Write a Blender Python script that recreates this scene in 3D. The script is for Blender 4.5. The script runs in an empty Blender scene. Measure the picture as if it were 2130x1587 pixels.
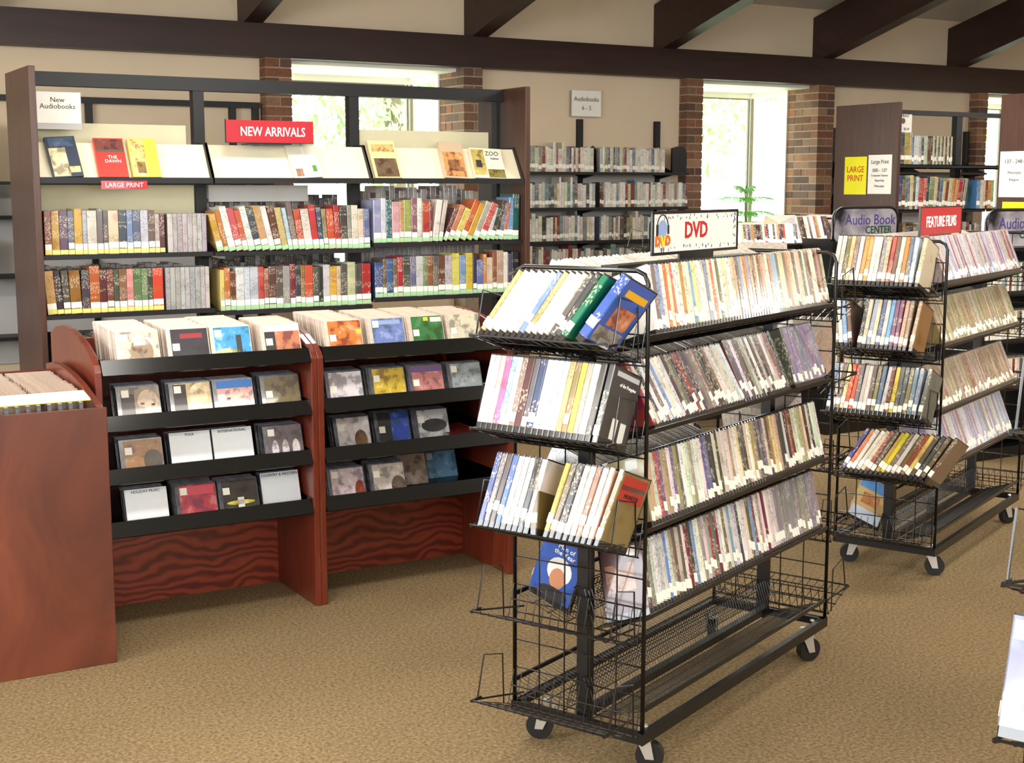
import bpy, math, random
from mathutils import Vector, Matrix, Euler

random.seed(7)
S = bpy.context.scene
COL = S.collection
PI = math.pi
R = math.radians

def C(r, g, b, a=1.0):
    f = lambda v: (v / 255 / 12.92) if v <= 10.3 else ((v / 255 + 0.055) / 1.055) ** 2.4
    return (f(r), f(g), f(b), a)

# ------------------------------------------------------------------ camera
cam_d = bpy.data.cameras.new('camera'); cam = bpy.data.objects.new('camera', cam_d); COL.objects.link(cam)
cam.location = (0, 0, 1.47); cam.rotation_euler = (R(90 - 8.12), 0, R(-30.5))
cam_d.sensor_width = 36; cam_d.lens = 36 * 2848 / 2130; cam_d.clip_end = 200
S.camera = cam
# ------------------------------------------------------------------ world and large lights
w = bpy.data.worlds.new('world'); S.world = w; w.use_nodes = True
bg = w.node_tree.nodes['Background']; bg.inputs[0].default_value = (0.93, 0.98, 1.0, 1); bg.inputs[1].default_value = 8.0
S.view_settings.view_transform = 'Standard'; S.view_settings.look = 'None'
S.view_settings.exposure = 0.0; S.view_settings.gamma = 1.0; S.view_settings.use_curve_mapping = False
S.cycles.max_bounces = 8; S.cycles.diffuse_bounces = 4; S.cycles.glossy_bounces = 3; S.cycles.transparent_max_bounces = 12
S.cycles.sample_clamp_indirect = 6.0; S.cycles.caustics_reflective = False; S.cycles.caustics_refractive = False

def area(name, loc, rot, sx, sy, power, col):
    l = bpy.data.lights.new(name, 'AREA'); l.shape = 'RECTANGLE'; l.size = sx; l.size_y = sy; l.energy = power; l.color = col
    o = bpy.data.objects.new(name, l); COL.objects.link(o); o.location = loc; o.rotation_euler = rot
    return o
# daylight through the windows of the left wall and of the wall behind the camera
area('daylight_left', (-3.9, 2.0, 1.9), (R(90), 0, R(-90)), 6.0, 1.9, 185, (0.92, 0.97, 1.0))
area('daylight_rear', (1.5, -4.4, 2.2), (R(90), 0, 0), 7.0, 1.9, 170, (1.0, 0.97, 0.9))

# ------------------------------------------------------------------ materials
MATS = {}
def nodes(name):
    m = bpy.data.materials.new(name); m.use_nodes = True
    nt = m.node_tree; b = nt.nodes['Principled BSDF']; MATS[name] = m
    return m, nt, b
def N(nt, t, **k):
    n = nt.nodes.new(t)
    for a, v in k.items():
        if a.startswith('_'): setattr(n, a[1:], v)
        else: n.inputs[a.replace('__', ' ')].default_value = v
    return n
def L(nt, a, b): nt.links.new(a, b)
def bump(nt, b, h, s=0.2, d=0.01):
    n = N(nt, 'ShaderNodeBump'); n.inputs['Strength'].default_value = s; n.inputs['Distance'].default_value = d
    L(nt, h, n.inputs['Height']); L(nt, n.outputs[0], b.inputs['Normal'])
def ramp(nt, fac, stops):
    n = nt.nodes.new('ShaderNodeValToRGB'); e = n.color_ramp.elements
    while len(e) < len(stops): e.new(0.5)
    for i, (p, c) in enumerate(stops): e[i].position = p; e[i].color = c
    L(nt, fac, n.inputs[0]); return n.outputs[0]
def plain(name, col, rough=0.5, metal=0.0, coat=0.0, var=0.0, scale=20, spec=0.5):
    m, nt, b = nodes(name)
    b.inputs['Base Color'].default_value = col; b.inputs['Roughness'].default_value = rough
    b.inputs['Metallic'].default_value = metal; b.inputs['Coat Weight'].default_value = coat; b.inputs['Specular IOR Level'].default_value = spec
    if var:
        tc = N(nt, 'ShaderNodeTexCoord'); nz = N(nt, 'ShaderNodeTexNoise', Scale=scale, Detail=4.0)
        L(nt, tc.outputs['Object'], nz.inputs['Vector'])
        lo = tuple(v * (1 - var) for v in col[:3]) + (1,); hi = tuple(min(1, v * (1 + var)) for v in col[:3]) + (1,)
        L(nt, ramp(nt, nz.outputs[0], [(0.3, lo), (0.7, hi)]), b.inputs['Base Color'])
    return m
M_black = plain('black_metal', C(20, 19, 20), 0.32, 0.0, 0.0, 0.15, 60)
M_wire = plain('black_wire', C(16, 14, 14), 0.28, 0.0, 0.2)
M_tray = plain('tray_black', C(9, 8, 8), 0.2, 0, 0.0, 0.15, 15, 0.35)
M_shelfblack = plain('shelf_black', C(14, 14, 17), 0.5, 0, 0, 0.15, 30)
M_chrome = plain('chrome', C(225, 225, 222), 0.38, 0.85)
M_rubber = plain('rubber', C(16, 16, 17), 0.45, 0, 0.3)
M_cream = plain('cream_metal', C(240, 230, 200), 0.5, 0, 0, 0.03, 8)
M_olive = plain('panel_cream', C(205, 198, 165), 0.55, 0, 0, 0.04, 8)
M_greyback = plain('grey_back', C(190, 188, 186), 0.6, 0, 0, 0.04, 6)
M_wall = plain('wall_paint', C(220, 200, 172), 0.85, 0, 0, 0.03, 3, 0.2)
M_ceil = plain('ceiling_paint', C(205, 198, 186), 0.9, 0, 0, 0.03, 3, 0.2)
M_white = plain('white_paint', C(235, 233, 222), 0.5, 0, 0, 0.02, 5)
M_paper = plain('paper', C(240, 236, 226), 0.6, 0, 0.1, 0.02, 30)
M_card = plain('divider_card', C(232, 236, 240), 0.4, 0, 0.2, 0.02, 30)
M_pages = plain('book_pages', C(232, 222, 196), 0.8, 0, 0, 0.1, 90)
M_label = plain('spine_label', C(245, 240, 228), 0.5, 0, 0.3, 0.04, 200)
M_green = plain('green_band', C(165, 208, 160), 0.5, 0, 0.3, 0.12, 60)
M_yellow = plain('yellow_band', C(232, 222, 125), 0.5, 0, 0.3, 0.12, 60)
M_signred = plain('sign_red', C(178, 20, 38), 0.35, 0, 0.3, 0.06, 6)
M_signyel = plain('sign_yellow', C(240, 232, 25), 0.5, 0, 0, 0.03, 10)
M_ink = plain('ink', C(30, 28, 32), 0.6)
M_inkred = plain('ink_red', C(196, 24, 22), 0.6)
M_inkwhite = plain('ink_white', C(248, 246, 244), 0.5)
M_inkgreen = plain('ink_green', C(20, 80, 52), 0.5)
M_inkpurple = plain('ink_purple', C(70, 62, 140), 0.5)
M_inkorange = plain('ink_orange', C(225, 110, 30), 0.5)
M_inkyellow = plain('ink_yellow', C(245, 215, 30), 0.5)
M_plastic = plain('case_plastic', C(46, 43, 43), 0.18, 0, 0.6, 0.3, 120)
M_lightplastic = plain('case_clear', C(196, 184, 170), 0.2, 0, 0.6, 0.2, 90)
M_cdplastic = plain('cd_plastic', C(88, 88, 96), 0.15, 0, 0.7, 0.35, 60)
M_cdlight = plain('cd_light_plastic', C(216, 200, 186), 0.2, 0, 0.6, 0.12, 70)
M_cdbin = plain('cd_bin_plastic', C(158, 136, 120), 0.25, 0, 0.4, 0.25, 50)
M_mortar = plain('mortar', C(165, 146, 125), 0.9, 0, 0, 0.15, 60)
M_leaf = plain('leaf', C(120, 172, 88), 0.5, 0, 0, 0.3, 6)
_nt = M_leaf.node_tree; _bs = _nt.nodes['Principled BSDF']; _tl = N(_nt, 'ShaderNodeBsdfTranslucent'); _tl.inputs[0].default_value = C(170, 214, 120)
_mx = N(_nt, 'ShaderNodeMixShader'); _mx.inputs[0].default_value = 0.5; L(_nt, _bs.outputs[0], _mx.inputs[1]); L(_nt, _tl.outputs[0], _mx.inputs[2]); L(_nt, _mx.outputs[0], _nt.nodes['Material Output'].inputs[0])
M_tree = plain('tree_leaf', C(160, 186, 130), 0.6, 0, 0, 0.3, 2)
M_bark = plain('bark', C(110, 95, 75), 0.8, 0, 0, 0.2, 8)
M_sash = plain('sash_grey', C(120, 112, 98), 0.5, 0, 0, 0.1, 10)
M_pot = plain('terracotta', C(150, 90, 60), 0.7, 0, 0, 0.1, 10)
M_lawn = plain('lawn', C(172, 176, 150), 0.9, 0, 0, 0.2, 3)
M_emit = bpy.data.materials.new('lamp_diffuser'); M_emit.use_nodes = True
_b = M_emit.node_tree.nodes['Principled BSDF']; _b.inputs['Base Color'].default_value = (1, 1, 1, 1)
_b.inputs['Emission Color'].default_value = (1, 0.95, 0.86, 1); _b.inputs['Emission Strength'].default_value = 4.0

def mk_carpet():
    m, nt, b = nodes('carpet')
    tc = N(nt, 'ShaderNodeTexCoord')
    mp = N(nt, 'ShaderNodeMapping'); mp.inputs['Scale'].default_value = (1, 1, 1); L(nt, tc.outputs['Object'], mp.inputs[0])
    n1 = N(nt, 'ShaderNodeTexNoise', Scale=95.0, Detail=3.0, Roughness=0.75); L(nt, mp.outputs[0], n1.inputs['Vector'])
    n2 = N(nt, 'ShaderNodeTexNoise', Scale=2.2, Detail=2.0); L(nt, mp.outputs[0], n2.inputs['Vector'])
    c1 = ramp(nt, n1.outputs[0], [(0.30, C(92, 76, 54)), (0.5, C(132, 111, 80)), (0.72, C(162, 142, 108))])
    mx = N(nt, 'ShaderNodeMix'); mx.data_type = 'RGBA'; mx.blend_type = 'MULTIPLY'; mx.inputs[0].default_value = 0.45
    L(nt, c1, mx.inputs[6]); L(nt, ramp(nt, n2.outputs[0], [(0.3, (0.8, 0.8, 0.8, 1)), (0.7, (1, 1, 1, 1))]), mx.inputs[7])
    L(nt, mx.outputs[2], b.inputs['Base Color']); b.inputs['Roughness'].default_value = 1.0; b.inputs['Specular IOR Level'].default_value = 0.1
    bump(nt, b, n1.outputs[0], 0.5, 0.006)
    return m
M_carpet = mk_carpet()
def mk_wood(name, dark, mid, light, scale, rough=0.35, axis=(1, 1, 1), grain=True, coat=0.25):
    m, nt, b = nodes(name)
    tc = N(nt, 'ShaderNodeTexCoord'); mp = N(nt, 'ShaderNodeMapping'); mp.inputs['Scale'].default_value = axis
    L(nt, tc.outputs['Object'], mp.inputs[0])
    nz = N(nt, 'ShaderNodeTexNoise', Scale=scale, Detail=5.0, Roughness=0.6, Distortion=1.2); L(nt, mp.outputs[0], nz.inputs['Vector'])
    src = nz.outputs[0]
    if grain:
        wv = N(nt, 'ShaderNodeTexWave', Scale=scale * 2.0, Distortion=16.0, Detail=2.0)
        wv.inputs['Detail Scale'].default_value = 0.8; wv.bands_direction = 'Z'
        L(nt, mp.outputs[0], wv.inputs['Vector'])
        mx = N(nt, 'ShaderNodeMix'); mx.inputs[0].default_value = 0.62
        L(nt, nz.outputs[0], mx.inputs[2]); L(nt, wv.outputs[1], mx.inputs[3]); src = mx.outputs[0]
    L(nt, ramp(nt, src, [(0.25, dark), (0.5, mid), (0.78, light)]), b.inputs['Base Color'])
    b.inputs['Roughness'].default_value = rough; b.inputs['Coat Weight'].default_value = coat; b.inputs['Coat Roughness'].default_value = 0.25
    return m
M_cherry = mk_wood('cherry_veneer', C(66, 30, 21), C(92, 44, 29), C(116, 58, 38), 3.4, 0.33, (1, 1, 0.6), False)
M_cherry2 = mk_wood('cherry_solid', C(80, 30, 18), C(104, 40, 24), C(124, 54, 34), 7, 0.3, (3, 3, 0.5), False)
M_oak = mk_wood('red_oak_grain', C(92, 32, 18), C(126, 48, 28), C(138, 58, 36), 3.0, 0.35, (0.9, 1, 1.6), True)
M_beam = mk_wood('dark_beam', C(30, 14, 12), C(45, 22, 18), C(58, 30, 24), 3.0, 0.5, (0.4, 2, 3), False, 0.05)
M_lamin = mk_wood('brown_laminate', C(60, 35, 26), C(74, 45, 33), C(88, 55, 40), 30, 0.42, (1, 1, 0.06), False, 0.1)

def mk_print(name, attr, rough=0.28):
    """printed sleeve: colour from the object (or face) plus procedural title-like marks and picture blotches"""
    m, nt, b = nodes(name)
    tc = N(nt, 'ShaderNodeTexCoord')
    if attr:
        a = N(nt, 'ShaderNodeAttribute'); a.attribute_name = 'tint'; colr = a.outputs['Color']; rnd = a.outputs['Alpha']
    else:
        a = N(nt, 'ShaderNodeObjectInfo'); colr = a.outputs['Color']; rnd = a.outputs['Random']
    mul = N(nt, 'ShaderNodeMath', _operation='MULTIPLY'); mul.inputs[1].default_value = 91.0; L(nt, rnd, mul.inputs[0])
    def nz(sc, vec, detail=2.0):
        n = N(nt, 'ShaderNodeTexNoise', _noise_dimensions='4D', Scale=sc, Detail=detail); L(nt, vec, n.inputs['Vector']); L(nt, mul.outputs[0], n.inputs['W']); return n.outputs[0]
    def mp(s):
        n = N(nt, 'ShaderNodeMapping'); n.inputs['Scale'].default_value = s; L(nt, tc.outputs['Object'], n.inputs[0]); return n.outputs[0]
    blot = nz(14, mp((1, 1, 1)), 2.0); band = nz(10, mp((0.02, 0.02, 1.6)), 1.0); mark = nz(210, mp((1, 1, 0.62)), 1.0)
    # blotch: shift towards a second tint
    hs = N(nt, 'ShaderNodeHueSaturation'); L(nt, colr, hs.inputs['Color'])
    hs.inputs['Saturation'].default_value = 1.2; hs.inputs['Value'].default_value = 0.6
    hue = N(nt, 'ShaderNodeMapRange'); L(nt, rnd, hue.inputs[0]); hue.inputs[3].default_value = 0.42; hue.inputs[4].default_value = 0.58
    L(nt, hue.outputs[0], hs.inputs['Hue'])
    f1 = N(nt, 'ShaderNodeMapRange', _interpolation_type='SMOOTHSTEP'); L(nt, blot, f1.inputs[0]); f1.inputs[1].default_value = 0.52; f1.inputs[2].default_value = 0.66; f1.inputs[4].default_value = 0.55
    m1 = N(nt, 'ShaderNodeMix'); m1.data_type = 'RGBA'; L(nt, f1.outputs[0], m1.inputs[0]); L(nt, colr, m1.inputs[6]); L(nt, hs.outputs[0], m1.inputs[7])
    # contrast ink
    bw = N(nt, 'ShaderNodeRGBToBW'); L(nt, m1.outputs[2], bw.inputs[0])
    ink = N(nt, 'ShaderNodeMix'); ink.data_type = 'RGBA'
    th = N(nt, 'ShaderNodeMath', _operation='GREATER_THAN'); th.inputs[1].default_value = 0.3; L(nt, bw.outputs[0], th.inputs[0]); L(nt, th.outputs[0], ink.inputs[0])
    ink.inputs[6].default_value = C(222, 212, 190)
    hs2 = N(nt, 'ShaderNodeHueSaturation'); L(nt, colr, hs2.inputs['Color']); hs2.inputs['Value'].default_value = 0.22; hs2.inputs['Saturation'].default_value = 1.8
    hs2.inputs['Hue'].default_value = 0.62
    L(nt, hs2.outputs[0], ink.inputs[7])
    f2 = N(nt, 'ShaderNodeMath', _operation='GREATER_THAN'); f2.inputs[1].default_value = 0.55; L(nt, mark, f2.inputs[0])
    f3 = N(nt, 'ShaderNodeMath', _operation='GREATER_THAN'); f3.inputs[1].default_value = 0.5; L(nt, band, f3.inputs[0])
    f4 = N(nt, 'ShaderNodeMath', _operation='MULTIPLY'); L(nt, f2.outputs[0], f4.inputs[0]); L(nt, f3.outputs[0], f4.inputs[1])
    f5 = N(nt, 'ShaderNodeMath', _operation='MULTIPLY'); L(nt, f4.outputs[0], f5.inputs[0])
    if attr: f5.inputs[1].default_value = 0.5
    else:   # lettering only on the spine face (object space normal towards -Y)
        sx_ = N(nt, 'ShaderNodeSeparateXYZ'); L(nt, tc.outputs['Normal'], sx_.inputs[0])
        g_ = N(nt, 'ShaderNodeMath', _operation='LESS_THAN'); g_.inputs[1].default_value = -0.5; L(nt, sx_.outputs[1], g_.inputs[0])
        g2 = N(nt, 'ShaderNodeMath', _operation='MULTIPLY'); g2.inputs[1].default_value = 0.5; L(nt, g_.outputs[0], g2.inputs[0]); L(nt, g2.outputs[0], f5.inputs[1])
    m2 = N(nt, 'ShaderNodeMix'); m2.data_type = 'RGBA'; L(nt, f5.outputs[0], m2.inputs[0]); L(nt, m1.outputs[2], m2.inputs[6]); L(nt, ink.outputs[2], m2.inputs[7])
    L(nt, m2.outputs[2], b.inputs['Base Color']); b.inputs['Roughness'].default_value = rough; b.inputs['Coat Weight'].default_value = 0.5; b.inputs['Coat Roughness'].default_value = 0.12
    return m
M_print = mk_print('printed_sleeve', False)
M_tint = mk_print('printed_mass', True)
def mk_pic():
    m, nt, b = nodes('printed_picture')
    a = N(nt, 'ShaderNodeObjectInfo'); tc = N(nt, 'ShaderNodeTexCoord')
    n = N(nt, 'ShaderNodeTexNoise', _noise_dimensions='4D', Scale=26.0, Detail=3.0, Roughness=0.55); L(nt, tc.outputs['Object'], n.inputs['Vector'])
    mul = N(nt, 'ShaderNodeMath', _operation='MULTIPLY'); mul.inputs[1].default_value = 77.0; L(nt, a.outputs['Random'], mul.inputs[0]); L(nt, mul.outputs[0], n.inputs['W'])
    hs = N(nt, 'ShaderNodeHueSaturation'); L(nt, a.outputs['Color'], hs.inputs['Color']); hs.inputs['Value'].default_value = 0.45; hs.inputs['Hue'].default_value = 0.47
    hb = N(nt, 'ShaderNodeHueSaturation'); L(nt, a.outputs['Color'], hb.inputs['Color']); hb.inputs['Value'].default_value = 1.3; hb.inputs['Saturation'].default_value = 0.8
    def mr(lo, hi):
        r_ = N(nt, 'ShaderNodeMapRange', _interpolation_type='SMOOTHSTEP'); L(nt, n.outputs[0], r_.inputs[0]); r_.inputs[1].default_value = lo; r_.inputs[2].default_value = hi; return r_.outputs[0]
    m1 = N(nt, 'ShaderNodeMix'); m1.data_type = 'RGBA'; L(nt, mr(.50, .62), m1.inputs[0]); L(nt, a.outputs['Color'], m1.inputs[6]); L(nt, hs.outputs[0], m1.inputs[7])
    m2 = N(nt, 'ShaderNodeMix'); m2.data_type = 'RGBA'; L(nt, mr(.44, .34), m2.inputs[0]); L(nt, m1.outputs[2], m2.inputs[6]); L(nt, hb.outputs[0], m2.inputs[7])
    L(nt, m2.outputs[2], b.inputs['Base Color']); b.inputs['Roughness'].default_value = 0.3; b.inputs['Coat Weight'].default_value = 0.5
    return m
M_pic = mk_pic()
def mk_objcol(name, rough, var, scale, coat=0.0):
    m, nt, b = nodes(name)
    a = N(nt, 'ShaderNodeObjectInfo'); tc = N(nt, 'ShaderNodeTexCoord')
    n = N(nt, 'ShaderNodeTexNoise', _noise_dimensions='4D', Scale=scale, Detail=3.0); L(nt, tc.outputs['Object'], n.inputs['Vector']); L(nt, a.outputs['Random'], n.inputs['W'])
    mx = N(nt, 'ShaderNodeMix'); mx.data_type = 'RGBA'; mx.blend_type = 'MULTIPLY'; mx.inputs[0].default_value = 1.0
    L(nt, a.outputs['Color'], mx.inputs[6]); L(nt, ramp(nt, n.outputs[0], [(0.25, (1 - var, 1 - var, 1 - var, 1)), (0.75, (1, 1, 1, 1))]), mx.inputs[7])
    L(nt, mx.outputs[2], b.inputs['Base Color']); b.inputs['Roughness'].default_value = rough; b.inputs['Coat Weight'].default_value = coat
    if name == 'brick_face': bump(nt, b, n.outputs[0], 0.4, 0.004)
    return m
M_brick = mk_objcol('brick_face', 0.9, 0.35, 35)
M_objflat = mk_objcol('tinted_plain', 0.35, 0.06, 20, 0.3)
def mk_glass():
    m, nt, b = nodes('window_glass')
    out = nt.nodes['Material Output']; tr = N(nt, 'ShaderNodeBsdfTransparent'); gl = N(nt, 'ShaderNodeBsdfGlossy'); gl.inputs['Roughness'].default_value = 0.02
    tr.inputs[0].default_value = (0.96, 1.0, 0.97, 1)
    lw = N(nt, 'ShaderNodeLayerWeight'); lw.inputs[0].default_value = 0.15; mx = N(nt, 'ShaderNodeMixShader')
    mr = N(nt, 'ShaderNodeMapRange'); L(nt, lw.outputs['Facing'], mr.inputs[0]); mr.inputs[3].default_value = 0.015; mr.inputs[4].default_value = 0.3
    L(nt, mr.outputs[0], mx.inputs[0]); L(nt, tr.outputs[0], mx.inputs[1]); L(nt, gl.outputs[0], mx.inputs[2]); L(nt, mx.outputs[0], out.inputs[0])
    nt.nodes.remove(b); return m
M_glass = mk_glass()

# ------------------------------------------------------------------ mesh builder and object helpers
class MB:
    def __init__(s): s.v = []; s.f = []; s.mi = []; s.tint = []
    def add(s, vs, fs, mi=0, tint=None):
        n = len(s.v); s.v += [tuple(p) for p in vs]
        for f in fs: s.f.append([i + n for i in f]); s.mi.append(mi); s.tint.append(tint)
        return s
    def box(s, x0, x1, y0, y1, z0, z1, M=None, mi=0, tint=None):
        vs = [(x0, y0, z0), (x1, y0, z0), (x1, y1, z0), (x0, y1, z0), (x0, y0, z1), (x1, y0, z1), (x1, y1, z1), (x0, y1, z1)]
        if M is not None: vs = [M @ Vector(p) for p in vs]
        return s.add(vs, [(3, 2, 1, 0), (4, 5, 6, 7), (0, 1, 5, 4), (1, 2, 6, 5), (2, 3, 7, 6), (3, 0, 4, 7)], mi, tint)
    def tube(s, pts, r, n=5, mi=0):
        pts = [Vector(p) for p in pts]; rings = []
        for i, p in enumerate(pts):
            d = (pts[min(i + 1, len(pts) - 1)] - pts[max(i - 1, 0)]).normalized()
            u = d.cross(Vector((0, 0, 1)));
            if u.length < 1e-3: u = d.cross(Vector((1, 0, 0)))
            u.normalize(); v = d.cross(u)
            rings.append([p + (u * math.cos(2 * PI * k / n) + v * math.sin(2 * PI * k / n)) * r for k in range(n)])
        vs = [q for rg in rings for q in rg]; fs = []
        for i in range(len(pts) - 1):
            for k in range(n):
                k2 = (k + 1) % n; fs.append((i * n + k, i * n + k2, (i + 1) * n + k2, (i + 1) * n + k))
        fs.append(tuple(range(n))[::-1]); fs.append(tuple((len(pts) - 1) * n + k for k in range(n)))
        return s.add(vs, fs, mi)
    def prism(s, prof, a0, a1, axis='x', mi=0, M=None, tint=None):
        """profile points in the plane normal to AXIS, extruded a0..a1"""
        n = len(prof); vs = []
        for a in (a0, a1):
            for (p, q) in prof:
                v = {'x': (a, p, q), 'y': (p, a, q), 'z': (p, q, a)}[axis]
                vs.append(M @ Vector(v) if M is not None else v)
        fs = [tuple(range(n))[::-1], tuple(range(n, 2 * n))] + [(i, (i + 1) % n, n + (i + 1) % n, n + i) for i in range(n)]
        return s.add(vs, fs, mi, tint)
    def lathe(s, prof, n=16, c=(0, 0, 0), mi=0):
        vs = []; fs = []; m = len(prof)
        for k in range(n):
            a = 2 * PI * k / n
            for r, z in prof: vs.append((c[0] + r * math.cos(a), c[1] + r * math.sin(a), c[2] + z))
        for k in range(n):
            k2 = (k + 1) % n
            for i in range(m - 1): fs.append((k * m + i, k2 * m + i, k2 * m + i + 1, k * m + i + 1))
        return s.add(vs, fs, mi)
    def mesh(s, name, *mats, smooth=False):
        me = bpy.data.meshes.new(name); me.from_pydata(s.v, [], s.f)
        for m in mats: me.materials.append(m)
        if len(mats) > 1: me.polygons.foreach_set('material_index', s.mi)
        if smooth: me.polygons.foreach_set('use_smooth', [True] * len(s.f))
        if any(t is not None for t in s.tint):
            at = me.color_attributes.new('tint', 'FLOAT_COLOR', 'CORNER'); buf = []
            for f, t in zip(s.f, s.tint): buf += list(t or (0.5, 0.5, 0.5, 0)) * len(f)
            at.data.foreach_set('color', buf)
        me.update(); return me
def ob(name, me, parent=None, loc=(0, 0, 0), rot=None, mat=None, color=None):
    o = bpy.data.objects.new(name, me); COL.objects.link(o)
    if mat is not None: o.matrix_local = mat
    else:
        o.location = loc
        if rot is not None: o.rotation_euler = rot
    if parent is not None: o.parent = parent
    if color is not None: o.color = color
    return o
def empty(name, loc=(0, 0, 0), rz=0.0):
    o = bpy.data.objects.new(name, None); COL.objects.link(o); o.location = loc; o.rotation_euler = (0, 0, rz); o.empty_display_size = 0.1
    return o
def tag(o, label, cat, group=None):
    o['label'] = label; o['category'] = cat
    if group: o['group'] = group
    return o
def struct(o, label=None):
    o['kind'] = 'structure'
    if label: o['label'] = label
    return o
def bev(o, wd=0.004, seg=2):
    m = o.modifiers.new('bevel', 'BEVEL'); m.width = wd; m.segments = seg; m.limit_method = 'ANGLE'; return o
def flatbox(wd, dp, ht, **k):  # centred in x, base at z=0, y from 0 (front) to dp
    return MB().box(-wd / 2, wd / 2, 0, dp, 0, ht)
_TXT = {}
def text(s, size, mat, parent, mat_local, sx=1.0, align='CENTER', name='lettering', ext=0.0006, bold=0.0):
    key = (s, size, mat.name, align, sx, bold)
    if key not in _TXT:
        cu = bpy.data.curves.new('t', 'FONT'); cu.body = s; cu.size = size; cu.align_x = align; cu.align_y = 'CENTER'; cu.extrude = ext; cu.resolution_u = 2
        cu.offset = bold; cu.space_line = 0.9
        o = bpy.data.objects.new('t', cu); me = bpy.data.meshes.new_from_object(o)
        bpy.data.objects.remove(o); bpy.data.curves.remove(cu)
        for v in me.vertices: v.co.x *= sx
        me.materials.clear(); me.materials.append(mat); me.name = 'lettering'; _TXT[key] = me
    return ob(name, _TXT[key], parent, mat=mat_local)
def face(origin, right, up):  # matrix that puts text x along RIGHT, y along UP
    r = Vector(right).normalized(); u = Vector(up).normalized(); n = r.cross(u)
    return Matrix(((r.x, u.x, n.x, origin[0]), (r.y, u.y, n.y, origin[1]), (r.z, u.z, n.z, origin[2]), (0, 0, 0, 1)))
FRONT = lambda x, y, z: face((x, y, z), (1, 0, 0), (0, 0, 1))     # readable from -Y
LEFTF = lambda x, y, z: face((x, y, z), (0, -1, 0), (0, 0, 1))    # readable from -X

NAMED = [('white', (240, 238, 232)), ('cream', (235, 220, 185)), ('ivory', (226, 216, 200)), ('grey', (140, 138, 138)), ('silver', (190, 188, 188)), ('dark grey', (92, 90, 92)), ('black', (35, 33, 35)), ('charcoal', (60, 58, 62)), ('red', (200, 44, 44)), ('dull red', (180, 90, 76)),
         ('maroon', (110, 44, 46)), ('orange', (215, 120, 45)), ('peach', (222, 165, 125)), ('yellow', (230, 200, 60)), ('gold', (200, 160, 90)), ('tan', (205, 182, 140)), ('beige', (176, 160, 130)), ('brown', (110, 80, 58)), ('dark brown', (80, 62, 52)), ('taupe', (128, 110, 96)),
         ('rosy brown', (150, 110, 92)), ('olive', (140, 130, 76)), ('sage green', (140, 160, 110)), ('green', (80, 140, 80)), ('dark green', (40, 90, 66)), ('teal', (40, 120, 125)), ('blue', (66, 95, 165)), ('navy', (50, 60, 110)), ('slate blue', (110, 125, 155)), ('light blue', (150, 180, 212)),
         ('pale lilac', (200, 200, 218)), ('purple', (110, 80, 135)), ('mauve', (140, 126, 140)), ('pink', (225, 150, 160)), ('pale pink', (236, 214, 214)), ('magenta', (200, 110, 160)), ('khaki', (196, 182, 105))]
def cname(c): return min(NAMED, key=lambda n: sum((a - b) ** 2 for a, b in zip(n[1], c)))[0]
def jitv(c, a):
    f = 1 + random.uniform(-a, a); return tuple(max(8, min(250, v * f)) for v in c)
def jit(c, a=12): return tuple(max(8, min(250, v + random.uniform(-a, a))) for v in c)

# ------------------------------------------------------------------ the room
WY, PY, BY = 9.53, 9.42, 9.82        # wall face, pilaster front, back of the wall
WINS = [(3.72, 5.12), (7.44, 8.75), (10.97, 12.28)]
struct(ob('floor', MB().box(-4.3, 15.2, -5.2, 9.9, -0.1, 0.0).mesh('floor', M_carpet)))
mb = MB(); x = -4.2
for (a, b), (pa, pb) in zip(WINS, ((3.52, 5.285), (7.27, 8.945), (10.83, 12.46))):
    mb.box(x, pa, WY, BY, 0, 2.38); mb.box(a, b, 9.6, BY, 0, 0.70); x = pb
mb.box(x, 15.2, WY, BY, 0, 2.38); mb.box(-4.2, 15.2, WY, BY, 2.38, 3.3)
struct(ob('wall_back', mb.mesh('wall_back', M_wall)))
mb = MB(); mb.box(-4.3, -4.1, -5, 9.6, 0, 0.9); mb.box(-4.3, -4.1, -5, 9.6, 2.9, 5.4); mb.box(-4.3, -4.1, -5, -1.1, 0.9, 2.9); mb.box(-4.3, -4.1, 5.1, 9.6, 0.9, 2.9)
struct(ob('wall_left', mb.mesh('wall_left', M_wall)))
mb = MB(); mb.box(-4.3, 15.2, -5.1, -4.9, 0, 1.2); mb.box(-4.3, 15.2, -5.1, -4.9, 3.2, 5.4); mb.box(-4.3, -2.1, -5.1, -4.9, 1.2, 3.2); mb.box(5.1, 15.2, -5.1, -4.9, 1.2, 3.2)
struct(ob('wall_rear', mb.mesh('wall_rear', M_wall)))
struct(ob('wall_right', MB().box(15.0, 15.2, -5, 9.6, 0, 5.4).mesh('wall_right', M_wall)))
SL = 0.28
zc = lambda y: 3.045 + (WY - y) * SL if y > 1.5 else 3.045 + (WY - 1.5) * SL - (1.5 - y) * SL
struct(ob('ceiling', MB().prism([(9.9, zc(9.9)), (1.5, zc(1.5)), (-5.1, zc(-5.1)), (-5.1, zc(-5.1) + .1), (1.5, zc(1.5) + .1), (9.9, zc(9.9) + .1)], -4.3, 15.2).mesh('ceiling', M_ceil)))
beam = struct(ob('ceiling_beam', MB().box(-4.2, 15, 9.40, WY - .002, 2.372, 2.608).mesh('ceiling_beam', M_beam)), 'long dark stained beam along the top of the window wall')
for i, x in enumerate((-0.22, 1.575, 3.366, 5.183, 6.987, 8.76, 10.487, 12.25)):
    zb = lambda y: 2.604 + (9.40 - y) * SL
    struct(ob('rafter', MB().prism([(WY - .003, zb(WY)), (1.6, zb(1.6)), (1.6, zb(1.6) + .40), (WY - .003, zb(WY) + .40)], x, x + 0.138).mesh('rafter', M_beam)), 'dark stained sloping roof rafter above the window wall')

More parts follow.
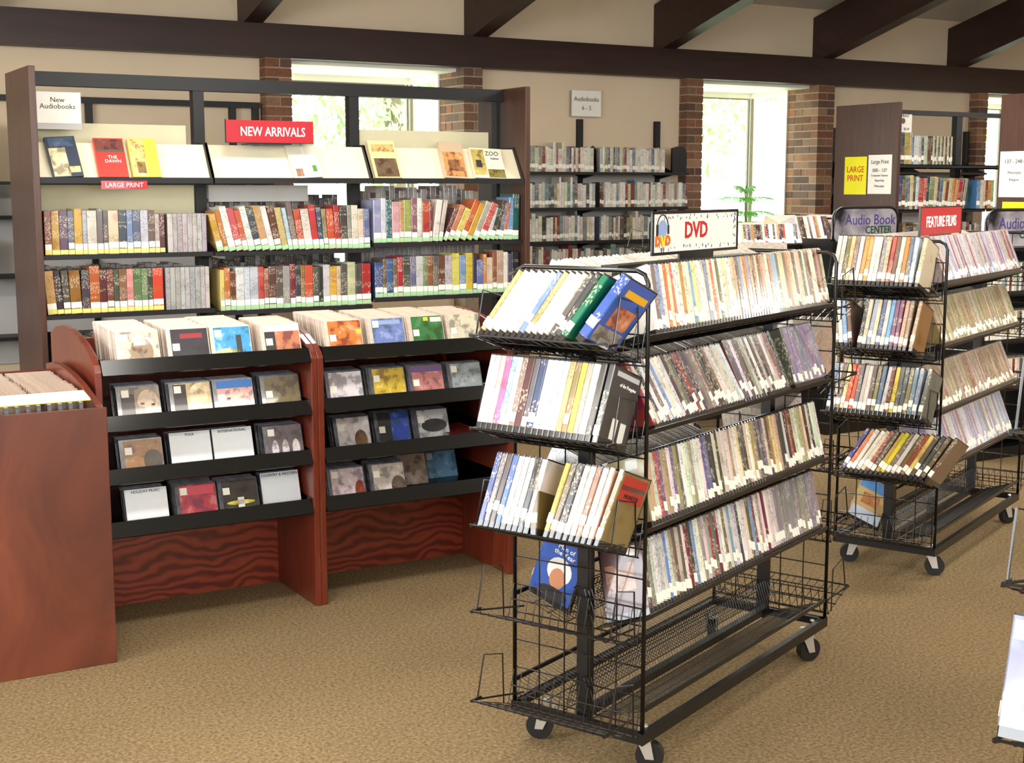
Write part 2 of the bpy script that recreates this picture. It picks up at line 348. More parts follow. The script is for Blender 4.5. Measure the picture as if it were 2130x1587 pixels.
# brick pilasters: a mortar core with single bricks
_BR = {}
def brick_mesh(l, d, h):
    k = (round(l, 3), round(d, 3), round(h, 3))
    if k not in _BR:
        c = 0.003; m = MB()
        m.prism([(0, 0), (k[0], 0), (k[0], k[1]), (0, k[1])], 0, k[2], 'z'); _BR[k] = m.mesh('brick', M_brick)
    return _BR[k]
BRC = [(138, 96, 72), (126, 88, 66), (146, 102, 74), (112, 82, 66), (134, 100, 80), (142, 92, 66), (104, 78, 66), (152, 116, 90)]
def pilaster(x0, x1, zlow, label):
    p = empty('brick_pilaster', (x0, PY, 0)); struct(p, label)
    W, D = x1 - x0, BY - PY; H = 0.0677; g = 0.010; e = 0.004
    ob('mortar_core', MB().box(e, W - e, e, D, 0, 2.372).mesh('mortar_core', M_mortar), p)
    n = int((2.372 - zlow) / H); z = 2.372 - n * H
    for k in range(n):
        rowz = z + k * H + g / 2; h = H - g
        if k % 2 == 0:
            segs = [(0, W, 0, 0.092)]; y = 0.092 + g; parts = (0.2, 0.19)
        else:
            segs = [(0, W * 0.53, 0, 0.19), (W * 0.53 + g, W, 0, 0.19)]; y = 0.19 + g; parts = (0.092, 0.19)
        for l in parts:
            if y < D - 0.03: segs.append((0, 0.09, y, min(y + l, D))); segs.append((W - 0.09, W, y, min(y + l, D)))
            y += l + g
        for (a, b, c, d) in segs:
            bo = random.uniform(-0.0015, 0.0015)
            ob('brick', brick_mesh(b - a, d - c, h), p, loc=(a + (bo if a == 0 else 0), c + (bo if c == 0 else 0), rowz), color=C(*jitv(random.choice(BRC), .12)))
pilaster(3.52, 3.72, 1.42, 'brown brick pilaster left of the window behind the NEW ARRIVALS shelves')
pilaster(5.12, 5.285, 1.42, 'brown brick pilaster right of the window behind the tall bookshelf')
pilaster(7.27, 7.44, 0.75, 'brown brick pilaster between the wall audiobook shelves and the plant window')
pilaster(8.75, 8.945, 0.75, 'sunlit brown brick pilaster beside the potted pine window')
pilaster(10.83, 10.97, 1.2, 'brown brick pilaster behind the large print range')
pilaster(12.28, 12.46, 1.9, 'brown brick pilaster at the far side of the third window')

# box bay windows
def bay(i, a, b):
    wdw = empty('window_%d' % i, (a, BY, 0)); struct(wdw, 'white framed box bay window between brick pilasters')
    W = b - a; D = 0.53; zs, zt = 0.74, 2.345
    ob('soffit', MB().box(-.02, W + .02, -.28, D + .05, zt, zt + .03).mesh('soffit', M_white), wdw)
    ob('window_sill', MB().box(-.02, W + .02, -.2, D + .05, zs - .03, zs).mesh('sill', M_white), wdw)
    f = MB(); t = 0.05
    for (x0, x1, y0, y1) in ((-.02, .03, D - .02, D + .03), (W - .02, W + .035, D - .02, D + .035)): f.box(x0, x1, y0, y1, zs, zt)
    f.box(.03, W - .02, D - .02, D + .03, zt - t, zt); f.box(.03, W - .02, D - .02, D + .03, zs, zs + t)
    for x0 in (-.02, W - .015): f.box(x0, x0 + .035, 0, D - .02, zt - t, zt); f.box(x0, x0 + .035, 0, D - .02, zs, zs + t); f.box(x0, x0 + .035, 0, .03, zs + t, zt - t)
    ob('window_frame', f.mesh('window_frame', M_white), wdw)
    g = MB()   # dark sash edges
    g.box(W - .036, W - .022, D - .012, D + .01, zs + t, zt - t); g.box(W - .008, W + .006, D - .040, D - .022, zs + t, zt - t)
    g.box(.03, W - .05, D - .012, D + .01, zt - t - .012, zt - t)
    ob('sash_edge', g.mesh('sash_edge', M_sash), wdw)
    ob('pane', MB().box(.03, W - .036, D - .002, D + .003, zs + t, zt - t - .012).mesh('pane', M_glass), wdw)
    ob('pane', MB().box(W + .0, W + .005, .03, D - .040, zs + t, zt - t).mesh('pane', M_glass), wdw)
    ob('pane', MB().box(-.01, -.005, .03, D - .02, zs + t, zt - t).mesh('pane', M_glass), wdw)
for i, (a, b) in enumerate(WINS): bay(i + 1, a, b)

# outdoors
struct(ob('lawn_ground', MB().box(-8, 40, 10.4, 40, -0.3, -0.2).mesh('lawn', M_lawn)), 'sunlit lawn outside the windows')
def tree(x, y, h, r, label):
    t = empty('tree', (x, y, -0.2)); tag(t, label, 'tree')
    ob('trunk', MB().tube([(0, 0, 0), (.05, .02, h * .35), (-.04, .05, h * .8)], .14, 8).mesh('trunk', M_bark), t)
    m = MB(); rr = random.Random(int(x * 10))
    for k in range(1500):
        u = Vector((rr.gauss(0, 1), rr.gauss(0, 1), rr.gauss(0, 1))); u.normalize(); u *= r * (rr.random() ** .4)
        c = Vector((u.x, u.y, h * .72 + u.z * .8)); s = rr.uniform(.06, .13)
        Mx = Matrix.Translation(c) @ Euler((rr.random() * 6, rr.random() * 6, rr.random() * 6)).to_matrix().to_4x4()
        m.add([Mx @ Vector(q) for q in ((-s, 0, 0), (0, -s * .4, .02), (s, 0, 0), (0, s * .4, .02))], [(0, 1, 2, 3)])
    f = ob('foliage', m.mesh('foliage', M_tree), t); f['kind'] = 'stuff'
tree(13.5, 17.5, 4.6, 2.0, 'pale leafy tree outside the window with the potted pine')
tree(9.4, 19.5, 3.8, 1.6, 'smaller pale leafy tree on the lawn outside')
tree(17.8, 17.0, 5.0, 2.2, 'tall pale leafy tree outside behind the large print range')
# sunlight on the garden only enters as diffuse sky light

# ceiling fixtures (above the picture)
def fixture(x, y, power, k):
    z = 2.62
    t = empty('ceiling_light', (x, y, z)); tag(t, 'unseen fluorescent ceiling light fixture hanging between the rafters', 'lamp', 'hanging fluorescent fixtures')
    ob('housing', MB().prism([(-.16, 0.03), (.16, 0.03), (.1, .1), (-.1, .1)], -.65, .65).mesh('housing', M_white), t)
    ob('diffuser', MB().box(-.64, .64, -.15, .15, 0.0, 0.028).mesh('diffuser', M_emit), t)
    m = MB()
    for s in (-.5, .5): m.tube([(s, 0, .09), (s, 0, zc(y) - z - .01)], .006)
    ob('hanger', m.mesh('hanger', M_black), t)
    l = area('tube_light', (0, 0, -0.01), (0, 0, 0), 1.25, 0.28, power, (1, 0.955, 0.88)); l.parent = t
    l = area('ceiling_fill', (0, 0, 0.11), (PI, 0, 0), 1.2, 0.18, 11, (1, 0.955, 0.88)); l.parent = t  # added fill light aimed upward to brighten the ceiling
k = 0
for y, xs in ((0.6, (-0.6, 2.6, 5.8)), (3.2, (-2.3, 1.02, 4.7)), (5.9, (-0.6, 2.6, 5.8, 9.4)), (3.0, (9.4,)), (6.6, (12.4,))):  # far right fixtures are unseen additions that brighten that end and its wall
    for x in xs: fixture(x, y, 56 if x > 5 and y > 5.5 else 34, k); k += 1

# ------------------------------------------------------------------ DVD cases
DW, DD, DH = 0.0148, 0.136, 0.19
def case_meshes(wd):
    h = wd / 2; c = 0.0022
    pr = [(-h + c, 0), (h - c, 0), (h, c), (h, DD), (-h, DD), (-h, c)]
    body = MB().prism(pr, 0, .0185, 'z', 0).prism(pr, .0185, DH, 'z', 1).mesh('dvd_case', M_plastic, M_plastic)
    e = 0.0005
    slv = MB().prism([(-h + c - e, -e), (h - c + e, -e), (h + e, c), (h + e, DD - .005), (-h - e, DD - .005), (-h - e, c)], 0.0165, DH - 0.004, 'z').mesh('sleeve', M_print)
    e = 0.0010
    lab = MB().box(-h - e * .2, h + e * .2, -e, 0.0, 0.0, 0.024).mesh('spine_label', M_label)
    return body, slv, lab
CASES = {w_: case_meshes(w_) for w_ in (0.0148, 0.0185, 0.026)}
LIGHTB = {}
def light_case(wd):
    if wd not in LIGHTB:
        me = CASES[wd][0].copy(); me.materials.clear(); me.materials.append(M_plastic); me.materials.append(M_lightplastic); LIGHTB[wd] = me
    return LIGHTB[wd]
def dvd(mat, col, where, wd=0.0148, lab=True, label=None, light=True, name='dvd_case', cat='DVD case'):
    bm, sm, lm = CASES[wd]
    o = ob(name, light_case(wd) if light else bm, mat=mat)
    ob('sleeve', sm, o, color=C(*col))
    if lab: ob('spine_label', lm, o, loc=(0, -0.0004, random.choice((0.018, 0.021, 0.026, 0.03, 0.036, 0.044))))
    lb = label or '%s DVD case on the %s' % (cname(col), where)
    tag(o, lb, cat, None if label else lb)
    return o
MASS = MB()
def mass_case(M, col, wd=0.0148, lab=True, ht=DH, dp=DD, light=True):
    h = wd / 2; r = random.random()
    MASS.box(-h, h, 0, dp, 0, .018, M, 3, (0, 0, 0, 0)); MASS.box(-h, h, 0, dp, .018, ht, M, 0 if light else 3, (0, 0, 0, 0))
    MASS.box(-h - .0004, h + .0004, -.0006, dp - .006, .0165, ht - .004, M, 1, C(*col)[:3] + (r,))
    if lab and random.random() < .8:
        z = random.choice((0.018, 0.022, 0.028, 0.036)); MASS.box(-h, h, -.0014, 0.0, z, z + .024, M, 2, (1, 1, 1, 0))

def rackmat(o, ang): return Matrix.Translation((o[0], o[1], 0)) @ Matrix.Rotation(ang, 4, 'Z')
TILT = R(20)
def side_M(RM, x, z, lean, y=0.006, flip=False):
    m = Matrix.Translation((x, y, z)) @ Matrix.Rotation(-TILT, 4, 'X') @ Matrix.Rotation(lean, 4, 'Y')
    return RM @ m
def end_M(RM, s, z, lean, x=-0.185, yaw=0.0):
    m = Matrix.Translation((x, 0.385 - s, z)) @ Matrix.Rotation(R(-90) + yaw, 4, 'Z') @ Matrix.Rotation(-TILT, 4, 'X') @ Matrix.Rotation(lean, 4, 'Y')
    return RM @ m

LV = (1.112, 0.881, 0.636, 0.415, 0.180)
RL, RW, RH = 1.14, 0.389, 1.27
# ------------------------------------------------------------------ wire racks
def tray_side(dense):
    m = MB(); r = 0.0012
    n = 72 if dense else 30
    for k in range(n + 1):
        x = .012 + (RL - .024) * k / n
        m.tube([(x, 0.0, 0.004), (x, 0.0, -.004), (x, .150, -.056), (x, .182, .045)], r, 4)
    for (y, z) in ((.05, -.021), (.1, -.038), (.150, -.056), (.168, -.005), (.182, .045)): m.tube([(0.004, y, z), (RL - .004, y, z)], .0016, 4)
    m.box(0.004, RL - .004, -.003, .003, -.006, .005)
    return m.mesh('side_tray', M_wire)
def tray_end():
    m = MB(); n = 15
    for k in range(n + 1):
        y = .385 * k / n
        m.tube([(-.19, y, .004), (-.19, y, -.003), (-.035, y, -.056), (-.01, y, .03)], .0014, 4)
    for (x, z) in ((-.14, -.02), (-.09, -.038), (-.035, -.056), (-.02, -.01)): m.tube([(x, -.004, z), (x, .389, z)], .002, 4)
    m.tube([(-.19, -.006, 0), (-.19, .391, 0)], .0028, 5)
    m.tube([(-.19, -.006, 0), (-.0, .03, -.03)], .0026, 5); m.tube([(-.19, .391, 0), (0, .36, -.03)], .0026, 5)
    for y in (-.004, .389):   # side loops that keep the cases in
        m.tube([(-.165, y, -.008), (-.135, y, .105), (-.055, y, .085), (-.05, y, -.05)], .0022, 5)
    m.box(-.19, -.15, .386, .392, -.006, .0); m.box(-.19, -.15, -.008, -.002, -.006, .0)
    return m.mesh('end_tray', M_wire)
T_SIDE, T_DENSE, T_END = tray_side(False), tray_side(True), tray_end()
def end_grid():
    m = MB()
    for k in range(1, 5): m.tube([(0, RW * k / 5, .105), (0, RW * k / 5, RH)], .0022, 5)
    z = .14
    while z < RH - .03: m.tube([(0, 0, z), (0, RW, z)], .0022, 5); z += .0752
    return m.mesh('end_grid', M_wire)
G_END = end_grid()
def end_frame():
    m = MB(); c = .03
    m.tube([(0, 0, .1), (0, 0, RH - c), (0, c * .3, RH - c * .3), (0, c, RH), (0, RW - c, RH), (0, RW - c * .3, RH - c * .3), (0, RW, RH - c), (0, RW, .1)], .006, 8)
    return m.mesh('end_frame', M_wire, smooth=True)
F_END = end_frame()
WHEEL = MB(); WHEEL.prism([(.0365 * math.cos(2 * PI * k / 20), .0365 + .0365 * math.sin(2 * PI * k / 20)) for k in range(20)], -.013, .013, 'x'); WHEEL = WHEEL.mesh('wheel', M_rubber)
HUB = MB(); HUB.prism([(.008 * math.cos(2 * PI * k / 12), .0365 + .008 * math.sin(2 * PI * k / 12)) for k in range(12)], -.016, .016, 'x'); HUB = HUB.mesh('hub', M_chrome)
FORK = MB()
for s in (-1, 1): FORK.prism([(-.012, .030), (.010, .030), (.034, .082), (-.002, .082)], s * .019 - .0015, s * .019 + .0015, 'x')
FORK.box(-.021, .021, -.006, .038, .080, .086); FORK.tube([(0, .02, .086), (0, .02, .108)], .012, 10); FORK = FORK.mesh('fork', M_chrome)
def rail(l, axis):
    m = MB()
    if axis == 'x': m.box(-.01, l + .01, -.006, -.002, .092, .122); m.box(-.01, l + .01, -.002, .014, .116, .120)
    else: m.box(-.006, -.002, -.005, l + .005, .092, .122); m.box(-.002, .014, .0, l, .116, .120)
    return m.mesh('base_rail', M_black)
RAILX, RAILY = rail(RL, 'x'), rail(RW, 'y')
def rack(name, o, ang, label, holder=True, dense=True):
    t = empty(name, (o[0], o[1], 0), ang); tag(t, label, 'media rack')
    for x in (0, RL):
        ob('end_frame', F_END, t, loc=(x, 0, 0)); ob('end_grid', G_END, t, loc=(x, 0, 0))
        ob('center_post', MB().box(-.016, .016, -.016, .016, .1, 1.2).mesh('center_post', M_black), t, loc=(.04 if x == 0 else RL - .04, RW / 2, 0))
    ob('base_rail', RAILX, t); ob('base_rail', RAILX, t, mat=Matrix.Translation((RL, RW, 0)) @ Matrix.Rotation(PI, 4, 'Z'))
    ob('base_rail', RAILY, t); ob('base_rail', RAILY, t, mat=Matrix.Translation((RL, RW, 0)) @ Matrix.Rotation(PI, 4, 'Z'))
    ob('spine_bar', MB().box(.04, RL - .04, RW / 2 - .012, RW / 2 + .012, .108, .13).mesh('spine_bar', M_black), t)
    for i, z in enumerate(LV):
        me = T_DENSE if i >= 3 else T_SIDE
        ob('side_tray', me, t, loc=(0, 0, z)); ob('side_tray', me, t, mat=Matrix.Translation((RL, RW, z)) @ Matrix.Rotation(PI, 4, 'Z'))
        ob('end_tray', T_END, t, loc=(0, 0, z)); ob('end_tray', T_END, t, mat=Matrix.Translation((RL, RW, z)) @ Matrix.Rotation(PI, 4, 'Z'))
    for (x, y, a) in ((.075, .02, 25), (.075, RW - .03, 205), (RL - .075, .02, 60), (RL - .075, RW - .03, 120)):
        cst = ob('caster', FORK, t, mat=Matrix.Translation((x, y, 0)) @ Matrix.Rotation(R(a), 4, 'Z'))
        ob('wheel', WHEEL, cst); ob('hub', HUB, cst)
    for x in (.05, RL - .05): ob('bolt', MB().lathe([(0, .006), (.007, .004), (.008, 0)], 8).mesh('bolt', M_chrome), t, loc=(x, .02, .12))
    if holder:
        m = MB(); m.box(.14, .93, .17, .22, RH - .004, RH + .001); m.box(.14, .93, .17, .173, RH - .03, RH - .004)
        for x in (.16, .91): m.box(x, x + .02, .188, .200, 1.19, RH)
        ob('top_bar', m.mesh('top_bar', M_black), t)
        m = MB(); m.tube([(0, RW / 2, 1.2), (RL, RW / 2, 1.2)], .006, 6); ob('top_tie', m.mesh('top_tie', M_wire), t)
    return rackmat(o, ang)

W_, CR, GY, DK = (238, 234, 226), (226, 206, 168), (150, 144, 140), (48, 42, 42)
RM1 = rack('wire_media_rack', (1.928, 2.635), R(23.9), 'black wire media rack on casters carrying the white DVD sign')
RM2 = rack('wire_media_rack', (3.907, 3.507), R(24.5), 'black wire media rack on casters carrying the red FEATURE FILMS sign')
RM3 = rack('wire_media_rack', (4.93, 6.34), 0.0, 'black wire media rack standing before the plant window', holder=False)
RM4 = rack('wire_media_rack', (1.972, 1.06), R(23.9), 'black wire media rack holding one pale blue DVD at its end tray', holder=False)

# --- end shelves of the DVD rack
E1 = 'top end shelf of the DVD-signed rack'
cols = [(222, 170, 120), W_, W_, (240, 232, 215), (240, 232, 232), (232, 226, 206), (120, 140, 190), (200, 170, 120), (246, 242, 232), (244, 240, 234), (206, 198, 180), (90, 88, 84), (70, 78, 74)]
s = 0.012
for i, c in enumerate(cols):
    wd = 0.0185 if i in (2, 3) else 0.0148
    s += wd / 2 / math.cos(R(27)); dvd(end_M(RM1, s, LV[0] + .001, R(27)), jit(c, 5), E1, wd); s += wd / 2 / math.cos(R(27)) + .001
dvd(end_M(RM1, s + .006, LV[0] + .001, R(29)), (22, 110, 78), E1, 0.0185, label='dark green DVD case leaning on the top end shelf of the DVD-signed rack', light=False)
big = dvd(end_M(RM1, s + .058, LV[0] + .004, R(30)), (58, 88, 165), E1, 0.026, label='thick blue DVD set leaning with its cover showing on the top end shelf')
h = .013 + .0011
def rcover(o, wd, x0, x1, z0, z1, col, mat=None, name='cover_print'):   # printed patch on the right-hand cover
    h = wd / 2 + .0005
    return ob(name, MB().box(h, h + .0004, x0, x1, z0, z1).mesh(name, mat or M_pic), o, color=C(*col))
rcover(big, .026, .01, .12, .02, .06, (150, 140, 130)); rcover(big, .026, .03, .115, .066, .12, (190, 120, 80)); rcover(big, .026, .045, .10, .014, .034, (236, 232, 226), M_objflat, 'barcode_label')
rcover(big, .026, .025, .12, .145, .163, (226, 170, 40), M_objflat)
E2 = 'second end shelf of the DVD-signed rack'
cols = [(236, 232, 222), (240, 220, 222), (236, 190, 180), (206, 110, 160), (170, 206, 214), W_, (150, 126, 110), (90, 40, 28), (96, 96, 100), (50, 70, 110), (238, 232, 226), (240, 238, 232), (210, 214, 226), (226, 224, 228),
        (196, 168, 110), (150, 120, 80), (226, 206, 70), (176, 168, 148), (242, 240, 234), (62, 60, 60)]
s = 0.008
for i, c in enumerate(cols):
    wd = 0.0185 if i in (7, 9, 18) else 0.0148
    s += wd / 2 + .0006
    d_ = dvd(end_M(RM1, s, LV[1] + .001, R(0.5 + i * .1)), jit(c, 5), E2, wd, lab=i in (6, 8, 9, 15, 18) or random.random() < .4, light=i not in (7, 8, 19))
    if i == 7:
        d_['label'] = 'dark DVD case titled GEISHA on the second end shelf'; del d_['group']
        text('GEISHA', .022, M_inkwhite, d_, face((.0105, .05, .055), (0, 1, 0), (0, 0, 1))); rcover(d_, wd, .004, .12, .012, .05, (150, 26, 22))
    s += wd / 2 + .0006
pen = dvd(end_M(RM1, s + .012, LV[1] + .001, R(3)), (66, 64, 64), E2, label='charcoal DVD case with its grey cover showing beside the penguin emblem', light=False)
pen['label'] = 'charcoal covered DVD case last on the second end shelf'
rcover(pen, DW, .02, .125, .168, .18, (190, 190, 192), M_objflat); text('of the Penguins', .0125, M_inkwhite, pen, face((.0082, .08, .15), (0, 1, 0), (0, 0, 1)))
for (y, z) in ((.045, .02), (.085, .016)): rcover(pen, DW, y, y + .026, z, z + .05, (226, 224, 214), M_objflat)
E3 = 'third end shelf of the DVD-signed rack'
cols = [(60, 76, 140), (120, 116, 116), (86, 66, 60), (70, 100, 170), (238, 236, 230), (240, 238, 234), (200, 196, 190), (60, 62, 66), (238, 226, 230)]
s = 0.010
for i, c in enumerate(cols):
    s += DW / 2 + .0012; dvd(end_M(RM1, s, LV[2] + .001, R(5)), jit(c, 5), E3, lab=i > 0); s += DW / 2 + .0012
dvd(end_M(RM1, s + .016, LV[2] + .001, R(-9)), (104, 88, 56), E3, .0185, label='olive brown DVD case leaning left on the third end shelf')
s = 0.206
cols = [(196, 168, 40), (110, 104, 84), (46, 46, 52), (240, 234, 222), (236, 224, 206), (140, 100, 70), (242, 238, 230), (226, 176, 150)]
for i, c in enumerate(cols):
    wd = .0185 if i == 2 else DW
    s += wd / 2 + .0012; dvd(end_M(RM1, s, LV[2] + .001, R(8)), jit(c, 5), E3, wd); s += wd / 2 + .0012
mon = dvd(end_M(RM1, s + .011, LV[2] + .001, R(10)), (132, 112, 70), E3, label='olive DVD case with a red title block last on the third end shelf')
rcover(mon, DW, .01, .125, .118, .18, (176, 52, 44), M_objflat); rcover(mon, DW, .012, .123, .146, .158, (120, 110, 104), M_objflat); text('MONSTER', .015, M_ink, mon, face((.0086, .068, .132), (0, 1, 0), (0, 0, 1)))

# --- long side of the DVD rack
DKB, LTG = [(70, 60, 55), (92, 80, 72), (56, 52, 54), (112, 98, 86)], [(232, 228, 222), (222, 214, 206), (206, 200, 196)]
PAL = {0: [(240, 232, 214)] * 4 + [(232, 214, 170), (226, 206, 160), (214, 190, 150), (206, 130, 96), (130, 110, 90), (110, 96, 84), (150, 166, 200), (236, 222, 196)],
       1: DKB * 2 + LTG * 2 + [(130, 120, 112), (150, 138, 128), (166, 56, 50), (120, 150, 190), (180, 170, 160), (100, 92, 100)],
       2: DKB + LTG * 2 + [(196, 176, 140), (170, 146, 110), (226, 206, 160), (170, 90, 70), (110, 100, 130), (160, 130, 70), (214, 200, 176)],
       3: DKB + LTG * 3 + [(150, 50, 50), (120, 150, 190), (170, 150, 130), (140, 130, 126), (206, 190, 170), (120, 40, 44)]}
LVN = ('top', 'second', 'third', 'fourth')
SPLIT = 0.70
for lv in range(4):
    where = '%s long side shelf of the DVD-signed rack' % LVN[lv]
    lean = {0: 17, 1: -10, 2: 15, 3: 15}[lv]
    x = {0: .055, 1: .062, 2: .05, 3: .045}[lv]
    k = 0; gapd = False
    while x < RL - .035:
        ln = lean
        if lv == 1: ln = -17 if x < .55 else (-12 if x < .84 else 1)
        if lv == 1 and .84 < x < .845 + .0148 and not gapd: x += .03; gapd = True
        wd = .0148 if random.random() < .93 else .0185
        p = wd / math.cos(R(ln)) + .0012; c = jit(random.choice(PAL[lv]), 14)
        if lv == 3 and x > .8: c = jit((140, 132, 134), 10)
        if lv == 1 and x > .9: c = jit((136, 126, 150), 10)
        M = side_M(RM1, x + p / 2, LV[lv] - .002, R(ln + random.uniform(-1, 1)))
        if k == 0:
            spec = {0: ((244, 240, 230), 'blank white fronted DVD case first on the top long side shelf'), 1: ((150, 60, 54), 'red and brown DVD case first on the second long side shelf'),
                    2: ((190, 172, 128), 'tan covered DVD case with barcode first on the third long side shelf'), 3: ((92, 64, 66), 'maroon covered DVD case with a couple portrait first on the fourth long side shelf')}[lv]
            d_ = dvd(M, spec[0], where, label=spec[1])
            if lv in (2, 3):   # its left cover faces the rack end
                hh = -wd / 2 - .0009
                ob('barcode_label', MB().box(hh, hh + .0005, .02, .055, .155, .18).mesh('barcode', M_label), d_)
                ob('cover_print', MB().box(hh, hh + .0005, .03, .12, .07, .14).mesh('cover_print', M_pic), d_, color=C(150, 110, 84) if lv == 3 else C(214, 196, 150))
        elif x < SPLIT: dvd(M, c, where, wd, lab=random.random() < .78, light=lv == 0)
        else: mass_case(M, c, wd, light=lv == 0)
        x += p; k += 1
# --- far long side (seen through the end grid and over the top)
FL = RM1 @ Matrix.Translation((RL, RW, 0)) @ Matrix.Rotation(PI, 4, 'Z')
for lv in range(4):
    x = .03 if lv in (0, 1) else .5
    while x < RL - .03:
        if lv == 3: x = RL - .055
        M = side_M(FL, x, LV[lv] - .002, R(random.choice((-12, -10, -14))) if lv != 3 else 0)
        c = jit(random.choice(PAL[0 if lv == 0 else 2]), 10)
        if lv == 3:
            d_ = dvd(M, (50, 84, 160), '', label='blue DVD case titled Man of the Year seen through the end grid')
            hx = .0074 + .001
            text('Man of\nthe Year', .019, M_inkwhite, d_, face((hx + .0006, .075, .155), (0, 1, 0), (0, 0, 1)))
            for (y0, y1, z0, z1, cc) in ((.035, .112, .06, .135, (224, 222, 218)), (.05, .098, .045, .105, (190, 130, 96)), (.03, .12, .014, .05, (46, 44, 50))):
                pts = [((y0 + y1) / 2 + (y1 - y0) / 2 * math.cos(2 * PI * q / 16), (z0 + z1) / 2 + (z1 - z0) / 2 * math.sin(2 * PI * q / 16)) for q in range(16)]
                hx += .0002; ob('cover_print', MB().prism(pts, hx - .0012, hx).mesh('cover_print', M_objflat), d_, color=C(*cc))
            break
        mass_case(M, c, .0148); x += .0165
# far end blocks of the DVD rack
FE = RM1 @ Matrix.Translation((RL, RW, 0)) @ Matrix.Rotation(PI, 4, 'Z')
for lv, n in ((0, 10), (1, 20), (2, 14), (3, 0)):
    for k in range(n): mass_case(end_M(FE, .375 - k * .0158, LV[lv], R(-3)), jit(random.choice(PAL[2]), 12))

# --- FEATURE FILMS rack: end shelves
ends = {0: ('top', [(226, 220, 190), (240, 234, 220), (130, 112, 84), (222, 196, 140), (150, 132, 120), (238, 232, 222), (214, 160, 96), (214, 166, 104), (244, 240, 232), (240, 232, 214), (150, 138, 146), (206, 186, 150), (196, 90, 70), (120, 90, 70), (222, 226, 206), (214, 130, 50), (110, 116, 128), (190, 200, 214)], .015, 1),
        1: ('second', [(160, 150, 110), (236, 232, 222), (150, 170, 206), (120, 84, 66), (60, 56, 60), (222, 206, 180), (170, 170, 200), (230, 210, 170), (76, 92, 150), (226, 216, 200), (110, 170, 210), (122, 52, 100), (122, 52, 100), (214, 150, 120), (140, 110, 80)], .04, 2),
        2: ('third', [(110, 140, 160), (206, 196, 190), (120, 104, 84), (222, 206, 150), (206, 86, 40), (196, 80, 44), (120, 112, 110), (190, 180, 172), (226, 210, 196), (96, 84, 78), (130, 120, 70), (90, 110, 140), (206, 200, 196), (110, 40, 40), (222, 196, 80), (96, 90, 90), (90, 100, 100), (140, 120, 90), (120, 140, 150), (150, 158, 180)], .01, 3),
        3: ('fourth', [(70, 66, 120), (206, 110, 60), (222, 206, 190), (232, 224, 206), (226, 206, 170), (150, 80, 66), (96, 84, 76), (190, 150, 60), (226, 206, 50), (130, 112, 90), (206, 196, 190), (120, 90, 60), (140, 80, 50), (222, 190, 110), (96, 80, 74), (84, 76, 76), (110, 90, 76)], .07, 26)}
for lv, (nm, cols, s, lean) in ends.items():
    where = '%s end shelf of the FEATURE FILMS rack' % nm
    for i, c in enumerate(cols):
        ln = lean
        if lv == 1 and i < 4: ln = -13
        p = DW / math.cos(R(ln)) + .0022
        if lv == 1 and i == 4: s += .012
        dvd(end_M(RM2, s + p / 2, LV[lv] + .001, R(ln + random.uniform(-1, 1))), jit(c, 6), where, light=lv == 0 or random.random() < .5)
        s += p
    last = {0: ((206, 190, 160), 'tan covered DVD case last on the top end shelf of the FEATURE FILMS rack'), 1: ((150, 110, 70), 'brown autumn coloured DVD cover last on the second FEATURE FILMS end shelf'),
            2: ((110, 112, 104), 'grey green DVD cover last on the third FEATURE FILMS end shelf'), 3: ((120, 96, 76), 'brown DVD cover leaning last on the fourth FEATURE FILMS end shelf')}[lv]
    dvd(end_M(RM2, s + .014, LV[lv] + .001, R(lean + 2)), last[0], where, label=last[1])
fl2 = RM2 @ Matrix.Translation((RL, RW, 0)) @ Matrix.Rotation(PI, 4, 'Z')
bc = dvd(side_M(fl2, RL - .10, LV[4] - .002, 0), (206, 176, 120), '', label='beach coloured DVD cover low in the FEATURE FILMS rack')
h = .0074 + .0009
ob('cover_print', MB().box(h - .001, h, .004, .128, .14, .184).mesh('cover_print', M_objflat), bc, color=C(90, 150, 210))
ob('cover_print', MB().box(h - .001, h, .004, .128, .014, .06).mesh('cover_print', M_objflat), bc, color=C(206, 214, 232))
ob('cover_print', MB().box(h - .001, h + .0003, .03, .10, .08, .125).mesh('cover_print', M_pic), bc, color=C(190, 120, 66))
# long side of the FEATURE FILMS rack, packed
for lv in range(4):
    x = .04; ln = {0: -6, 1: -5, 2: -10, 3: -4}[lv]
    base = {0: [(200, 186, 180), (214, 206, 214), (170, 180, 206), (160, 90, 90), (196, 190, 186)], 1: [(170, 150, 120), (190, 172, 140), (150, 130, 104), (200, 186, 170)],
            2: [(164, 146, 120), (180, 160, 132), (150, 110, 90), (190, 180, 170)], 3: [(214, 216, 230), (190, 196, 214), (170, 176, 200), (230, 230, 236), (180, 150, 140)]}[lv]
    while x < RL - .1:
        mass_case(side_M(RM2, x, LV[lv] - .002, R(ln)), jit(random.choice(base), 14)); x += .0163
    if lv < 2:
        x = .03
        while x < RL - .03: mass_case(side_M(fl2, x, LV[lv] - .002, R(-8)), jit(random.choice(PAL[0]), 12)); x += .0163
# top row of the rack before the plant window
for k in range(66):
    mass_case(side_M(RM3, .05 + k * .0163, LV[0] - .002, R(8 if k < 50 else 0)), jit(random.choice(PAL[1] + PAL[2]), 14), ht=.145 if k < 50 else DH)
fl3 = RM3 @ Matrix.Translation((RL, RW, 0)) @ Matrix.Rotation(PI, 4, 'Z')
for k in range(66): mass_case(side_M(fl3, .05 + k * .0163, LV[0] - .002, R(5)), jit(random.choice(PAL[0]), 14), ht=.145 if k > 14 else DH)
for k in range(22): mass_case(end_M(fl3, .02 + k * .0163, LV[0], R(0)), jit(random.choice(PAL[2]), 12))
